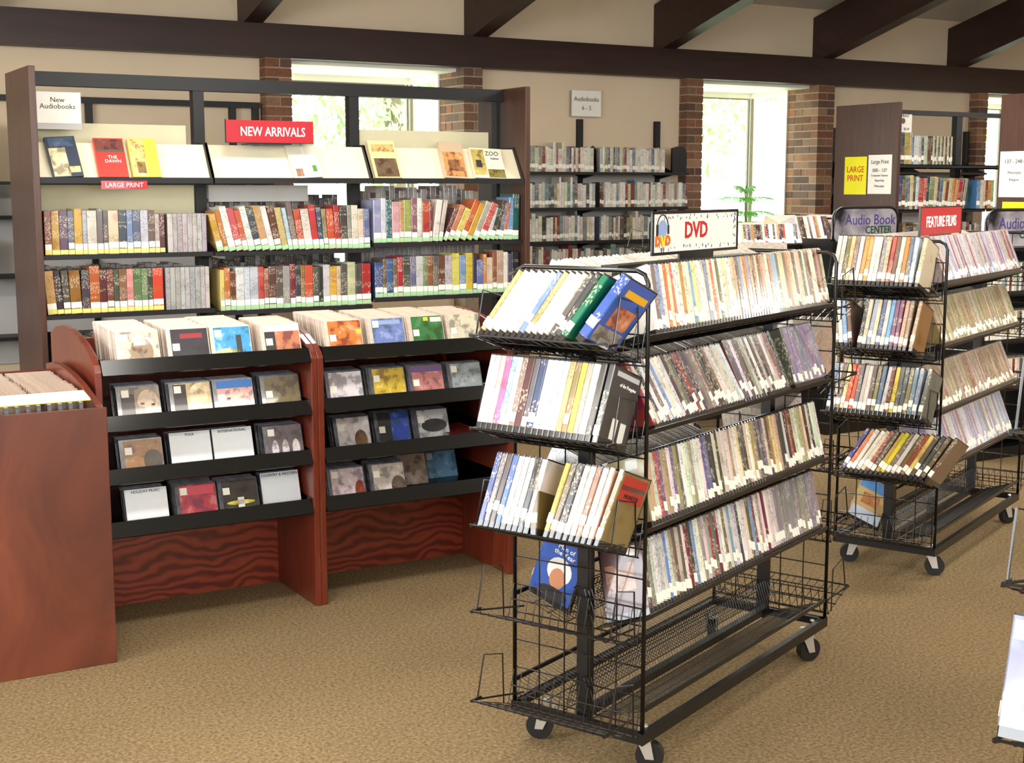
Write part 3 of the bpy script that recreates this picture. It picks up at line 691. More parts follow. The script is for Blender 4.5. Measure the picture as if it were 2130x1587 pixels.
# pale case at the near rack
pb = dvd(RM4 @ Matrix.Translation((-.178, .388, LV[2] + .002)) @ Matrix.Rotation(TILT, 4, 'Y') @ Matrix.Rotation(PI, 4, 'Z'), (140, 148, 172), '', label='pale blue and white DVD case standing in the wire end tray beside the aisle')
rcover(pb, DW, .004, .12, .15, .18, (240, 240, 240), M_objflat); rcover(pb, DW, .03, .1, .02, .06, (206, 180, 180))
for k in range(5): rcover(pb, DW, .05, .11, .075 + k * .014, .081 + k * .014, (226, 226, 230), M_objflat)

# ------------------------------------------------------------------ signs on the racks
def dot_border(n, x0, x1, z0, z1, y, parent, seed):
    rr = random.Random(seed); m = MB()
    for k in range(n):
        e = rr.random()
        if e < .42: x, z = rr.uniform(x0, x1), z1 - rr.uniform(0, .010)
        elif e < .84: x, z = rr.uniform(x0, x1), z0 + rr.uniform(0, .010)
        else: x, z = x1 - rr.uniform(0, .012), rr.uniform(z0, z1)
        r = rr.uniform(.0012, .0026)
        m.box(x - r * .7, x + r * .7, y - .0006, y, z - r * 1.6, z + r * 1.6)
    return ob('star_border', m.mesh('star_border', M_inkpurple), parent)
sg = empty('dvd_sign', (1.928 + .1 * math.cos(R(23.9)), 2.635 + .1 * math.sin(R(23.9)), 0), R(23.9)); tag(sg, 'white DVD sign in a black frame with a starry border and disc emblem', 'sign')
x0, x1, y, z0, z1 = .248, .752, .19, RH + .016, 1.404
m = MB(); m.box(x0, x1, y, y + .006, z0, z0 + .008); m.box(x0, x1, y, y + .006, z1 - .008, z1); m.box(x0, x0 + .009, y, y + .006, z0, z1); m.box(x1 - .008, x1, y, y + .006, z0, z1)
m.box(x0 + .15, x0 + .35, y, y + .006, RH, z0)
ob('sign_frame', m.mesh('sign_frame', M_black), sg)
ob('sign_card', MB().box(x0 + .009, x1 - .008, y + .002, y + .005, z0 + .008, z1 - .008).mesh('sign_card', M_paper), sg)
text('DVD', .062, M_inkred, sg, FRONT(.495, y + .0012, .5 * (z0 + z1) + .003), sx=1.05, bold=.0015)
dot_border(70, x0 + .02, x1 - .016, z0 + .013, z1 - .012, y + .0018, sg, 4)
m = MB(); cx, cz = x0 + .056, z1 - .048
m.prism([(cx + .024 * math.cos(2 * PI * k / 24), cz + .024 * math.sin(2 * PI * k / 24)) for k in range(24)], y + .0006, y + .0016, 'y'); ob('disc_emblem', m.mesh('disc_emblem', M_objflat), sg, color=C(150, 170, 215))
m = MB(); m.tube([(cx + .03 * math.cos(a), y + .001, cz + .004 + .034 * math.sin(a)) for a in [R(-5 + 19 * k) for k in range(11)]], .0016, 5)
m.box(cx - .034, cx - .026, y - .001, y + .0015, cz - .018, cz + .012); m.box(cx + .027, cx + .033, y - .001, y + .0015, cz - .014, cz + .010); ob('headphone_emblem', m.mesh('headphone', M_ink), sg)
text('D', .036, M_inkorange, sg, FRONT(cx - .026, y, cz - .034), bold=.002); text('D', .036, M_inkorange, sg, FRONT(cx + .028, y, cz - .032), bold=.002); text('V', .042, M_inkyellow, sg, FRONT(cx, y - .0006, cz - .035), bold=.002)
m = MB(); m.tube([(cx - .008, y + .001, cz - .05), (cx - .005, y + .001, cz - .064), (cx - .014, y + .001, cz - .066)], .0015, 4); m.tube([(cx + .008, y + .001, cz - .05), (cx + .005, y + .001, cz - .064), (cx + .014, y + .001, cz - .066)], .0015, 4); ob('leg_emblem', m.mesh('leg_emblem', M_ink), sg)
sg = empty('feature_films_sign', (3.907, 3.507, 0), R(24.5)); tag(sg, 'red FEATURE FILMS sign with white capitals standing on the second wire rack', 'sign')
x0, x1, y, z0, z1 = .275, .785, .195, RH + .008, 1.386
m = MB(); m.box(x0, x1, y, y + .006, z0, z1); ob('sign_card', m.mesh('sign_card', M_signred), sg)
m = MB(); m.box(x0 - .006, x0, y - .001, y + .007, z0 - .01, z1 + .004); m.box(x1, x1 + .006, y - .001, y + .007, z0 - .01, z1 + .004); m.box(x0, x1, y - .001, y + .007, z1, z1 + .004); m.box(.4, .66, y, y + .006, RH, z0); ob('sign_frame', m.mesh('sign_frame', M_black), sg)
text('FEATURE FILMS', .060, M_inkwhite, sg, FRONT(.53, y - .0004, .5 * (z0 + z1) - .004), sx=.93, bold=.001)

# ------------------------------------------------------------------ books
_BK = {}
def book_meshes(wd, ht, dp):
    k = (wd, ht, dp)
    if k not in _BK:
        h = wd / 2; t = .0028; c = .003
        m = MB()
        m.prism([(-h, c), (-h + c, 0), (h - c, 0), (h, c), (h, dp), (h - t, dp), (h - t, t * 1.4), (-h + t, t * 1.4), (-h + t, dp), (-h, dp)], 0, ht, 'z')
        pg = MB().box(-h + t, h - t, t * 1.4, dp - .004, .004, ht - .004)
        e = .0007
        lb = MB().box(-h + .001, h - .001, -e, 0, 0, .030); bd = MB().box(-h + .0005, h - .0005, -e, 0, 0, .022)
        _BK[k] = (m.mesh('book', M_print), pg.mesh('pages', M_pages), lb.mesh('spine_label', M_label), bd)
        _BK[k] = _BK[k][:3] + ({'g': bd.mesh('colour_band', M_green), 'y': bd.mesh('colour_band', M_yellow)},)
    return _BK[k]
def q(v, s): return round(round(v / s) * s, 4)
def book(M, wd, ht, dp, col, where, band=None, label=None, name='book', cat='book', lab=True):
    b, p, l, bd = book_meshes(q(wd, .002), q(ht, .01), q(dp, .02))
    o = ob(name, b, mat=M, color=C(*col)); ob('pages', p, o)
    if band: ob('colour_band', bd[band], o, loc=(0, 0, .003))
    if lab and random.random() < .85: ob('spine_label', l, o, loc=(0, 0, random.choice((.024, .026, .03)) if band else random.choice((.02, .026, .032))))
    lb = label or '%s %s %s' % (cname(col), cat, where)
    tag(o, lb, cat, None if label else lb); return o
def row(x, y, z, items, where, lean=0.0, band=None, dp=.155, gap=.0012, xmax=None, fill=False, **k):
    if fill:
        tot = sum(q(i[1], .002) / math.cos(R(i[3] if len(i) > 3 else lean)) + gap for i in items); f = (xmax - x - gap * len(items)) / (tot - gap * len(items))
        items = [(i[0], i[1] * f) + tuple(i[2:]) for i in items]; xmax = None
    for it in items:
        col, wd, ht = it[0], q(it[1], .002), q(it[2], .01); ln = it[3] if len(it) > 3 else lean
        wh = where
        eff = wd * math.cos(R(ln)) if False else wd / math.cos(R(ln))
        if xmax and x + eff > xmax: break
        # pivot on the lower corner towards the lean
        px = x + eff / 2
        M = Matrix.Translation((px, y, z + abs(math.sin(R(ln))) * wd / 2)) @ Matrix.Rotation(R(ln), 4, 'Y')
        mean = sum(col) / 3; col = tuple((v * .84 + mean * .16) * .92 for v in col)
        book(M, wd, ht, dp, jit(col, 6), wh, band, **k); x += eff + gap
    return x
def sh(n, cols, w0, w1, h0, h1, lean=None): 
    return [(random.choice(cols), random.uniform(w0, w1), random.uniform(h0, h1)) + (() if lean is None else (lean,)) for _ in range(n)]

# ------------------------------------------------------------------ tall double sided bookshelf
BX0, BX1, BYF, BYB, BZ = 1.425, 4.285, 7.06, 7.64, 2.052
t = empty('library_bookshelf', (BX0, BYF, 0)); tag(t, 'tall double sided library bookshelf with brown end panels and sloped cream display shelves', 'bookshelf')
def part(name, mb, mat, parent, off=(BX0, BYF, 0), bv=0.0):
    mb.v = [(a - off[0], b - off[1], c - off[2]) for a, b, c in mb.v]
    o = ob(name, mb.mesh(name, mat), parent)
    if bv: bev(o, bv)
    return o
for x in (BX0, BX1 - .034): part('end_panel', MB().box(x, x + .034, BYF, BYB, 0, BZ), M_lamin, t, bv=.003)
UP = [1.475, 2.355, 3.265, 4.215]; YC = 7.35
for x in UP:
    part('upright', MB().box(x - (.012 if x in (UP[0], UP[3]) else .03), x + (.012 if x in (UP[0], UP[3]) else .03), YC - .03, YC + .03, 0, BZ - .02), M_shelfblack, t)
part('top_rail', MB().box(BX0 + .034, BX1 - .034, YC - .035, YC + .035, BZ - .075, BZ - .005), M_shelfblack, t)
part('base_plinth', MB().box(BX0 + .034, BX1 - .034, BYF + .03, BYB - .03, 0, .09), M_shelfblack, t)
BAYS = [(1.463, 2.335), (2.352, 3.255), (3.268, 4.246)]
SHZ = [(.17, .50, .825, 1.125), (.17, .49, .805, 1.122), (.17, .50, .838, 1.150)]
for i, (a, b) in enumerate(BAYS):
    for z in SHZ[i]:
        m = MB(); m.box(a, b, 7.09, YC - .02, z - .004, z); m.box(a, b, 7.085, 7.091, z - .022, z); part('shelf', m, M_shelfblack, t)
        m = MB(); m.box(a, b, YC + .02, BYB - .02, z + .016, z + .02); m.box(a, b, BYB - .026, BYB - .02, z, z + .02); part('shelf', m, M_shelfblack, t)
        part('shelf_bracket', MB().prism([(7.09, z - .02), (7.12, z - .02), (YC, z - .05), (YC, z + .12), (7.25, z + .06), (7.10, z + .012)], a - .003, a - .0015), M_shelfblack, t)
    # sloped display shelf
    m = MB(); m.box(a - .004, b + .004, 7.068, 7.115, 1.484, 1.503); m.box(a - .004, b + .004, 7.066, 7.07, 1.484, 1.514); part('display_ledge', m, M_shelfblack if i < 3 else M_black, t)
    m = MB(); m.prism([(7.100, 1.504), (7.207, 1.688), (7.211, 1.686), (7.104, 1.502)], a, b); part('display_panel', m, M_cream, t)
    for xx in (a - .002, b):
        part('display_side', MB().prism([(7.07, 1.49), (7.085, 1.53), (7.19, 1.70), (7.34, 1.70), (7.34, 1.49)], xx, xx + .002), M_shelfblack, t)
    if i != 1: part('back_panel', MB().box(a + .01, b - (.05 if i == 0 else .09), YC - .012, YC - .008, 1.60, 1.792), M_olive, t)
part('back_panel', MB().box(1.49, 2.32, YC - .012, YC - .008, 1.20, 1.475), M_olive, t)
part('back_panel', MB().box(2.40, 2.98, YC - .012, YC - .008, 1.385, 1.475), M_greyback, t)
part('back_panel', MB().box(1.49, 2.32, YC - .012, YC - .008, .30, .49), M_greyback, t)

BR_ = [(60, 50, 44), (84, 60, 44), (110, 80, 50), (44, 46, 60), (150, 110, 60), (70, 76, 92), (120, 54, 44), (206, 200, 190)]
w1u = 'with a yellow band on the upper row under the LARGE PRINT strip'
r1 = [((150, 62, 48), .026, .225), ((206, 150, 50), .028, .22), ((92, 74, 96), .03, .22), ((100, 100, 120), .022, .22), ((222, 160, 50), .03, .235), ((170, 176, 190), .016, .22), ((226, 216, 206), .036, .22), ((110, 106, 104), .022, .235), ((96, 92, 96), .018, .215),
      ((230, 206, 156), .038, .225), ((66, 66, 90), .03, .22), ((120, 140, 180), .022, .215), ((84, 88, 120), .028, .22), ((206, 200, 206), .03, .215), ((110, 90, 84), .024, .215), ((190, 180, 170), .018, .2), ((96, 54, 50), .02, .2)]
x = row(1.475, 7.10, 1.127, r1, w1u, 0, 'y', xmax=2.085, fill=True)
GB = [(190, 182, 180), (176, 170, 172), (200, 194, 190)]
row(2.098, 7.10, 1.127, sh(9, GB, .022, .028, .2, .2), 'box on the upper row under the LARGE PRINT strip', 0, None, xmax=2.335, name='audiobook_box', cat='audiobook', lab=False)
w1l = 'with a yellow band on the lower row under the LARGE PRINT strip'
r2 = [((226, 170, 90), .034, .225, -4), ((60, 54, 52), .024, .215, -4), ((84, 74, 68), .026, .215, -3), ((150, 100, 40), .04, .225, -2), ((76, 66, 70), .03, .225), ((196, 90, 30), .038, .24), ((90, 50, 44), .026, .225), ((130, 66, 56), .026, .22), ((80, 84, 62), .02, .225), ((150, 96, 72), .028, .225), ((222, 130, 130), .026, .22), ((96, 130, 80), .03, .22), ((110, 150, 100), .024, .215), ((66, 60, 60), .018, .215), ((226, 60, 44), .04, .225)]
row(1.475, 7.10, .827, r2, w1l, 0, 'y', xmax=2.07, fill=True)
row(2.078, 7.10, .827, sh(9, GB, .022, .03, .215, .215), 'box on the lower row under the LARGE PRINT strip', 0, None, xmax=2.335, name='audiobook_box', cat='audiobook', lab=False)
row(1.478, 7.10, .502, [((44, 66, 150), .04, .235, 3), ((120, 150, 196), .034, .22, 4), ((196, 176, 160), .022, .2, 3)] + sh(18, GB + BR_, .022, .032, .2, .23), 'on the low row behind the first CD cabinet', 0, 'y', xmax=2.33)
row(1.48, 7.41, 1.147, sh(26, GB, .024, .034, .19, .21), 'box on the far side upper shelf of the tall bookshelf', 0, None, xmax=2.3, name='audiobook_box', cat='audiobook', lab=False)
row(1.48, 7.41, .847, sh(26, GB, .024, .034, .19, .21), 'box on the far side lower shelf of the tall bookshelf', 0, None, xmax=2.3, name='audiobook_box', cat='audiobook', lab=False)
w2u = 'with green band leaning on the upper NEW ARRIVALS row'
r3 = [((206, 150, 50), .026, .20), ((196, 120, 40), .02, .22), ((232, 228, 218), .028, .245), ((206, 80, 90), .026, .23), ((206, 90, 56), .022, .225), ((226, 222, 214), .026, .24), ((66, 74, 90), .026, .235), ((206, 160, 100), .03, .24), ((232, 226, 216), .024, .245), ((110, 50, 40), .026, .24), ((206, 180, 120), .026, .235), ((170, 206, 220), .018, .235),
      ((120, 104, 104), .024, .255), ((206, 84, 50), .026, .225), ((226, 216, 206), .034, .225), ((206, 44, 56), .026, .24), ((66, 76, 110), .02, .235), ((150, 140, 90), .02, .225), ((222, 70, 40), .03, .22), ((190, 44, 44), .024, .24), ((70, 64, 62), .03, .235), ((150, 150, 140), .018, .24), ((226, 216, 190), .028, .24), ((222, 206, 180), .024, .225), ((90, 110, 160), .026, .22)]
x = 2.362
row(x, 7.10, 1.124, [it + (-13 + min(12, max(0, i - 8) * .9),) for i, it in enumerate(r3)], w2u, 0, 'g', xmax=3.25, fill=True)
w2l = 'with a green band on the lower row of the NEW ARRIVALS bay'
r4 = [((226, 206, 110), .018, .22), ((206, 110, 40), .022, .23), ((110, 66, 40), .022, .21), ((226, 224, 220), .034, .23), ((214, 222, 230), .024, .235), ((190, 206, 220), .034, .23), ((206, 80, 60), .022, .235), ((170, 90, 70), .02, .225), ((100, 50, 44), .03, .23), ((96, 84, 84), .03, .235), ((150, 150, 150), .03, .235), ((140, 44, 50), .022, .24), ((60, 60, 72), .022, .23), ((150, 110, 56), .018, .23), ((216, 74, 40), .034, .235),
      ((90, 84, 80), .024, .225), ((54, 50, 52), .02, .225), ((206, 206, 204), .03, .235), ((226, 180, 50), .028, .225), ((220, 196, 150), .02, .225), ((84, 80, 76), .028, .235), ((214, 206, 160), .036, .24), ((90, 80, 80), .028, .235), ((190, 36, 44), .04, .23)]
row(2.372, 7.10, .807, r4, w2l, 0, 'g', xmax=3.245, fill=True)
w3u = 'with a green band on the upper row beside the right end panel'
r5 = [((150, 150, 200), .034, .24), ((206, 216, 230), .022, .25), ((40, 96, 120), .026, .24), ((226, 160, 160), .034, .23), ((206, 130, 80), .02, .235), ((160, 180, 90), .036, .24), ((150, 84, 110), .026, .25), ((226, 224, 216), .022, .25), ((190, 70, 46), .034, .235), ((150, 40, 40), .012, .235), ((232, 226, 214), .026, .245, 8), ((206, 196, 186), .02, .24, 10), ((110, 50, 50), .02, .2, 24),
      ((206, 120, 80), .024, .225, 25), ((232, 220, 100), .026, .2, 26), ((220, 110, 40), .03, .25, 26), ((214, 160, 40), .026, .23, 25), ((190, 176, 160), .026, .245, 25), ((206, 70, 66), .032, .235, 25), ((206, 206, 204), .02, .2, 22), ((60, 66, 70), .022, .21, 17), ((80, 56, 44), .018, .24, 15), ((110, 120, 150), .022, .225, 12), ((206, 110, 60), .02, .22, 9), ((120, 150, 200), .026, .25, 5), ((30, 92, 100), .032, .27, 2)]
row(3.276, 7.10, 1.152, r5, w3u, 0, 'g', xmax=4.225, fill=True)
w3l = 'with a green band on the lower row beside the right end panel'
r6 = [((60, 80, 140), .04, .2), ((120, 96, 70), .018, .225), ((66, 96, 160), .032, .225), ((120, 96, 70), .02, .225), ((196, 40, 44), .026, .235), ((84, 76, 74), .036, .235), ((110, 110, 140), .03, .235), ((206, 206, 196), .034, .235), ((120, 150, 100), .02, .235), ((150, 96, 60), .028, .235), ((96, 100, 96), .024, .235), ((110, 64, 50), .036, .23), ((190, 190, 196), .036, .235), ((226, 210, 90), .036, .24), ((120, 150, 190), .034, .23),
      ((226, 196, 50), .034, .24), ((54, 56, 80), .02, .235), ((90, 110, 180), .034, .2), ((206, 130, 70), .018, .235), ((226, 206, 170), .03, .21), ((150, 90, 60), .022, .24), ((190, 150, 130), .034, .25), ((226, 222, 210), .024, .24), ((84, 80, 96), .02, .23), ((44, 44, 56), .036, .24)]
row(3.280, 7.10, .840, r6, w3l, 0, 'g', xmax=4.225, fill=True)
row(3.35, 7.41, 1.172, sh(30, GB + [(150, 140, 140), (90, 80, 90)], .024, .034, .26, .30), 'standing on the far side upper shelf by the right end panel', 0, None, xmax=4.1, lab=False)
row(3.3, 7.41, .862, sh(30, GB, .024, .034, .26, .30), 'standing on the far side lower shelf by the right end panel', 0, None, xmax=4.1, lab=False)

row(2.40, 7.41, 1.142, sh(40, [(60, 54, 58), (84, 76, 80), (44, 44, 50), (150, 146, 144), (70, 60, 60)], .024, .036, .24, .30), 'standing on the far side upper shelf of the NEW ARRIVALS bay', 0, None, xmax=3.22, lab=False)
row(2.40, 7.41, .825, sh(40, [(60, 54, 58), (84, 76, 80), (44, 44, 50), (170, 166, 160), (70, 60, 60)], .024, .036, .22, .28), 'standing on the far side lower shelf of the NEW ARRIVALS bay', 0, None, xmax=3.22, lab=False)

# face-out display books
def display(x, wd, ht, col, label, prints, lean=0.0, thick=.022, txt=None, dz=0.0):
    M = Matrix.Translation((x, 7.097, 1.506 + dz)) @ Matrix.Rotation(R(-29), 4, 'X') @ Matrix.Rotation(R(lean), 4, 'Y')
    o = ob('display_book', MB().box(-wd / 2, wd / 2, -thick, 0, 0, ht).mesh('display_book', M_objflat), mat=M, color=C(*col)); tag(o, label, 'book')
    ob('pages', MB().box(-wd / 2 + .003, wd / 2 + .0015, -thick + .003, -.003, .003, ht + .0015).mesh('pages', M_pages), o)
    for (a, b, c, d, cc, mt) in prints: ob('cover_print', MB().box(a * wd - wd / 2, b * wd - wd / 2, -thick - .0008, -thick, c * ht, d * ht).mesh('cover_print', mt), o, color=C(*cc))
    for (s_, sz, mt, fx, fz) in (txt or []): text(s_, sz, mt, o, FRONT(fx * wd - wd / 2, -thick - .0014, fz * ht))
    return o
P_, F_ = M_pic, M_objflat
display(1.602, .15, .23, (50, 60, 80), 'dark blue book with a pale slanting shape displayed under the paper sign', [(.05, .6, .02, .72, (226, 216, 170), P_), (.55, .95, .1, .25, (206, 200, 150), P_), (.1, .9, .75, .97, (70, 90, 120), P_)], -4)
display(1.828, .15, .225, (206, 52, 40), 'red book titled in white displayed above the LARGE PRINT strip', [(.03, .97, .70, .97, (120, 60, 50), P_), (.03, .97, .64, .70, (96, 84, 70), F_)], 0, txt=[('THE\nDAWN', .026, M_inkwhite, .55, .45)])
display(1.998, .145, .225, (222, 196, 70), 'yellow book with a tan picture band displayed beside the red one', [(.02, .55, .02, .97, (226, 196, 120), P_), (.2, .5, .1, .4, (150, 90, 40), P_)], 0)
display(2.885, .165, .23, (226, 222, 206), 'white book with small green and brown pictures displayed below the NEW ARRIVALS sign', [(.1, .35, .05, .25, (150, 110, 80), P_), (.72, .86, .15, .32, (90, 150, 60), F_), (.02, .98, .84, .97, (206, 216, 190), F_), (.5, .56, .3, .95, (240, 240, 232), F_)], -4)
display(3.365, .165, .24, (232, 214, 160), 'cream book with a brown group picture displayed in the right bay', [(.1, .93, .03, .52, (110, 90, 66), P_), (.1, .93, .7, .9, (214, 180, 110), P_)], 0)
display(3.80, .15, .24, (206, 180, 150), 'tan portrait book displayed beside the zoo book', [(.08, .95, .05, .72, (206, 150, 90), P_), (.25, .75, .2, .5, (196, 140, 100), P_)], 3)
display(4.03, .21, .20, (226, 220, 200), 'wide pale zoo book with green lettering displayed last in the right bay', [(.02, .42, .1, .95, (190, 170, 90), P_), (.12, .3, .35, .6, (60, 64, 84), F_), (.45, .98, .02, .3, (130, 120, 50), P_)], 2, txt=[('ZOO', .04, M_inkgreen, .68, .82), ('babies', .022, M_inkpurple, .74, .66)])

# signs on the tall bookshelf
sg = empty('new_arrivals_sign', (2.666, 7.075, 1.70)); tag(sg, 'red NEW ARRIVALS sign with white capitals on the tall bookshelf', 'sign')
ob('sign_card', MB().box(-.246, .246, 0, .006, 0, .117).mesh('sign_card', M_signred), sg)
m = MB(); m.box(-.25, -.246, -.001, .008, -.002, .119); m.box(-.25, .25, -.001, .008, -.003, 0); m.box(-.12, .12, .002, .13, -.010, -.003); ob('sign_bracket', m.mesh('sign_bracket', M_black), sg)
text('NEW ARRIVALS', .068, M_inkwhite, sg, FRONT(.015, -.0006, .056), sx=.78, bold=.0008)
sg = ob('shelf_label_strip', MB().box(-.117, .117, 0, .003, 0, .042).mesh('strip', M_signred), loc=(1.872, 7.061, 1.455)); tag(sg, 'small red LARGE PRINT strip on the display ledge edge', 'sign')
text('LARGE PRINT', .034, M_inkwhite, sg, FRONT(0, -.0006, .02), sx=.95)
sg = empty('paper_sign', (1.598, 7.24, 1.785)); tag(sg, 'white New Audiobooks paper sign in a clear holder atop the display shelf', 'sign')
ob('sign_card', MB().box(-.115, .115, 0, .003, 0, .155).mesh('sign_card', M_paper), sg); ob('sign_holder', MB().box(-.118, .118, .003, .006, -.03, .157).mesh('sign_holder', M_greyback), sg)
text('New\nAudiobooks', .036, M_ink, sg, FRONT(0, -.0006, .10))

# ------------------------------------------------------------------ wall mounted shelving
AUD = [(246, 240, 226), (248, 244, 234), (240, 232, 214), (246, 240, 228), (236, 226, 200), (226, 216, 196), (206, 200, 194), (232, 216, 176), (120, 130, 150), (150, 60, 54), (96, 90, 96), (70, 66, 70), (160, 150, 110), (110, 150, 160)]
def wall_unit(x0, x1, shelves, ups, label, rail_=True, ztop=2.01):
    t = empty('wall_shelving', (x0, WY - .002, 0)); tag(t, label, 'shelving')
    P = lambda n, mb, mt: part(n, mb, mt, t, (x0, WY - .002, 0))
    for u in ups: P('upright', MB().box(u - .022, u + .022, WY - .045, WY - .003, 0, ztop), M_shelfblack)
    if rail_: P('top_rail', MB().box(x0, x1, WY - .05, WY - .01, ztop - .03, ztop + .01), M_shelfblack)
    for z in shelves:
        m = MB(); m.box(x0, x1, 9.25, WY - .05, z - .005, z); m.box(x0, x1, 9.246, 9.252, z - .022, z); P('shelf', m, M_shelfblack)
        for u in ups: P('shelf_bracket', MB().prism([(9.26, z - .02), (WY - .03, z - .06), (WY - .03, z + .1), (9.40, z + .05), (9.26, z)], u - .002, u + .002), M_shelfblack)
    P('back_sheet', MB().box(x0 + .02, x1 - .02, WY - .03, WY - .026, .3, shelves[-1] - .03), M_greyback)
    return t
wall_unit(5.45, 7.165, (.50, .77, 1.035, 1.30, 1.582), (5.47, 6.24, 7.02), 'black wall shelving of white audiobooks beside the brick pilaster', False)
wall_unit(-.2, 3.50, (.50, .9, 1.28, 1.50), (.2, 1.1, 2.30, 3.30, 3.47), 'black wall shelving behind the tall bookshelf', True, 2.05)
wall_unit(9.0, 10.8, (.50, .9, 1.3, 1.6), (9.02, 9.9, 10.78), 'black wall shelving behind the large print range', False, 2.0)
for zi, (z, x1, nm) in enumerate(((1.582, 6.93, 'top'), (1.30, 7.15, 'second'), (1.035, 7.15, 'third'), (.77, 6.9, 'fourth'))):
    x = 5.50
    while x < x1:
        if 6.215 < x < 6.275: x = 6.28
        wd = random.choice((.016, .02, .024, .028, .028, .036)); ht = random.choice((.18, .19, .19, .2, .2)) + (.04 if random.random() < .08 else 0)
        x = row(x, 9.262, z + .001, [(random.choice(AUD), wd, ht)], 'case on the %s wall shelf by the plant window' % nm, 0, None, .12, name='audiobook_case', cat='audiobook')
be = ob('bookend', MB().prism([(9.27, 0), (9.42, 0), (9.42, .13), (9.39, .19), (9.33, .21), (9.28, .17)], -.002, .004).mesh('bookend', M_black), loc=(6.255, 0, 1.583)); tag(be, 'black metal bookend at the middle of the top wall shelf', 'bookend')
be = ob('bookend', MB().prism([(-.075, 0), (.075, 0), (.075, .16), (.05, .21), (-.02, .215), (-.075, .2)], -.01, .012, 'y').mesh('bookend', M_black), loc=(7.085, 9.28, 1.583)); tag(be, 'rounded black speaker shaped bookend against the brick pilaster', 'bookend')
x = row(1.15, 9.262, 1.502, sh(16, [(206, 190, 150), (120, 130, 90), (190, 180, 170), (226, 220, 206)], .024, .036, .3, .36, 4), 'standing on the upper shelf of the wall behind the end panel', 0, None, xmax=1.66)
row(1.1, 9.262, 1.282, sh(16, GB + BR_, .024, .036, .16, .18), 'standing on the lower shelf of the wall behind the end panel', 0, None, xmax=1.7)
row(1.1, 9.262, .902, sh(16, GB + BR_, .024, .036, .2, .26), 'standing on the bottom shelf of the wall behind the end panel', 0, None, xmax=1.7)
sg = empty('paper_sign', (6.289, WY - .05, 2.034)); tag(sg, 'white Audiobooks wall sign above the wall shelving', 'sign')
ob('sign_card', MB().box(-.142, .142, 0, .003, 0, .205).mesh('sign_card', M_paper), sg); ob('sign_holder', MB().box(-.145, .145, .003, .006, -.005, .208).mesh('sign_holder', M_greyback), sg)
text('Audiobooks', .052, M_ink, sg, FRONT(0, -.0006, .135), sx=.95); text('6 - S', .05, M_ink, sg, FRONT(0, -.0006, .065))

# ------------------------------------------------------------------ ranges on the right
def range_(x0, y0, label, shelves=True):
    t = empty('library_range', (x0, y0, 0)); tag(t, label, 'bookshelf')
    P = lambda n, mb, mt, bv=0: part(n, mb, mt, t, (x0, y0, 0), bv)
    P('end_panel', MB().box(x0, x0 + .03, y0, y0 + .62, 0, 2.05), M_lamin, .003)
    L_ = 2.8
    P('end_panel', MB().box(x0 + L_, x0 + L_ + .03, y0, y0 + .62, 0, 2.05), M_lamin, .003)
    P('top_rail', MB().box(x0 + .03, x0 + L_, y0 + .28, y0 + .34, 1.985, 2.018), M_shelfblack)
    for u in (x0 + .05, x0 + .93, x0 + 1.86, x0 + L_ - .02):
        P('upright', MB().box(u - .03, u + .03, y0 + .285, y0 + .335, 0, 2.0), M_shelfblack)
    for k in range(3):
        a, b = x0 + .035 + k * .92, x0 + .035 + k * .92 + .91
        for z in (.17, .66, .98, 1.305, 1.622):
            for s_ in (0, 1):
                ya, yb = (y0 + .02, y0 + .29) if s_ == 0 else (y0 + .33, y0 + .60)
                m = MB(); m.box(a, b, ya, yb, z - .005, z); m.box(a, b, ya if s_ == 0 else yb - .006, ya + .006 if s_ == 0 else yb, z - .022, z); P('shelf', m, M_shelfblack)
    return t
range_(7.246, 6.99, 'tall brown ended library range with LARGE PRINT signs on its end panel')
range_(7.25, 5.50, 'tall brown ended library range marked Philosophy and Religion')
ra = [((96, 84, 96), .02, .215), ((84, 84, 80), .034, .215), ((190, 176, 90), .05, .215), ((206, 180, 130), .02, .215), ((90, 110, 160), .02, .215), ((206, 206, 196), .026, .2), ((226, 216, 190), .016, .2), ((206, 200, 190), .026, .195), ((90, 90, 110), .026, .19), ((206, 206, 180), .034, .195), ((110, 64, 40), .034, .19)] + [((226, 210, 170) if k % 2 else (60, 70, 60), .018 if k % 2 else .016, .195) for k in range(12)]
row(7.29, 7.02, 1.623, ra, 'on the upper shelf of the LARGE PRINT range', 0, None, xmax=7.88)
rb = [((66, 90, 150), .04, .24), ((120, 70, 50), .036, .21, 2), ((70, 130, 130), .022, .23), ((110, 110, 120), .024, .22), ((226, 206, 150), .03, .24), ((90, 60, 60), .02, .23), ((206, 216, 222), .026, .23, 3), ((190, 44, 50), .05, .22, 3), ((220, 110, 90), .026, .22, 3), ((60, 60, 80), .024, .23, 3), ((140, 150, 90), .05, .22, 4), ((222, 206, 160), .03, .23, 4), ((110, 50, 44), .02, .22, 4), ((90, 120, 150), .03, .22, 4),
      ((222, 206, 150), .026, .2, 5), ((150, 60, 44), .03, .2, 5), ((226, 210, 160), .036, .22, 6), ((220, 110, 50), .026, .22, 7), ((222, 160, 80), .026, .21, 8), ((206, 44, 44), .036, .21, 8), ((96, 66, 50), .02, .21, 9), ((190, 160, 130), .03, .22, 9)]
x = row(7.29, 7.02, 1.306, rb, 'on the middle shelf of the LARGE PRINT range', 0, None, xmax=8.05)
row(8.1, 7.02, 1.306, [((60, 130, 180), .036, .21), ((222, 210, 170), .036, .21), ((206, 200, 160), .02, .21), ((150, 50, 50), .022, .21), ((220, 130, 50), .03, .2), ((190, 190, 120), .036, .21)], 'at the far end of the LARGE PRINT range middle shelf', 0, None)
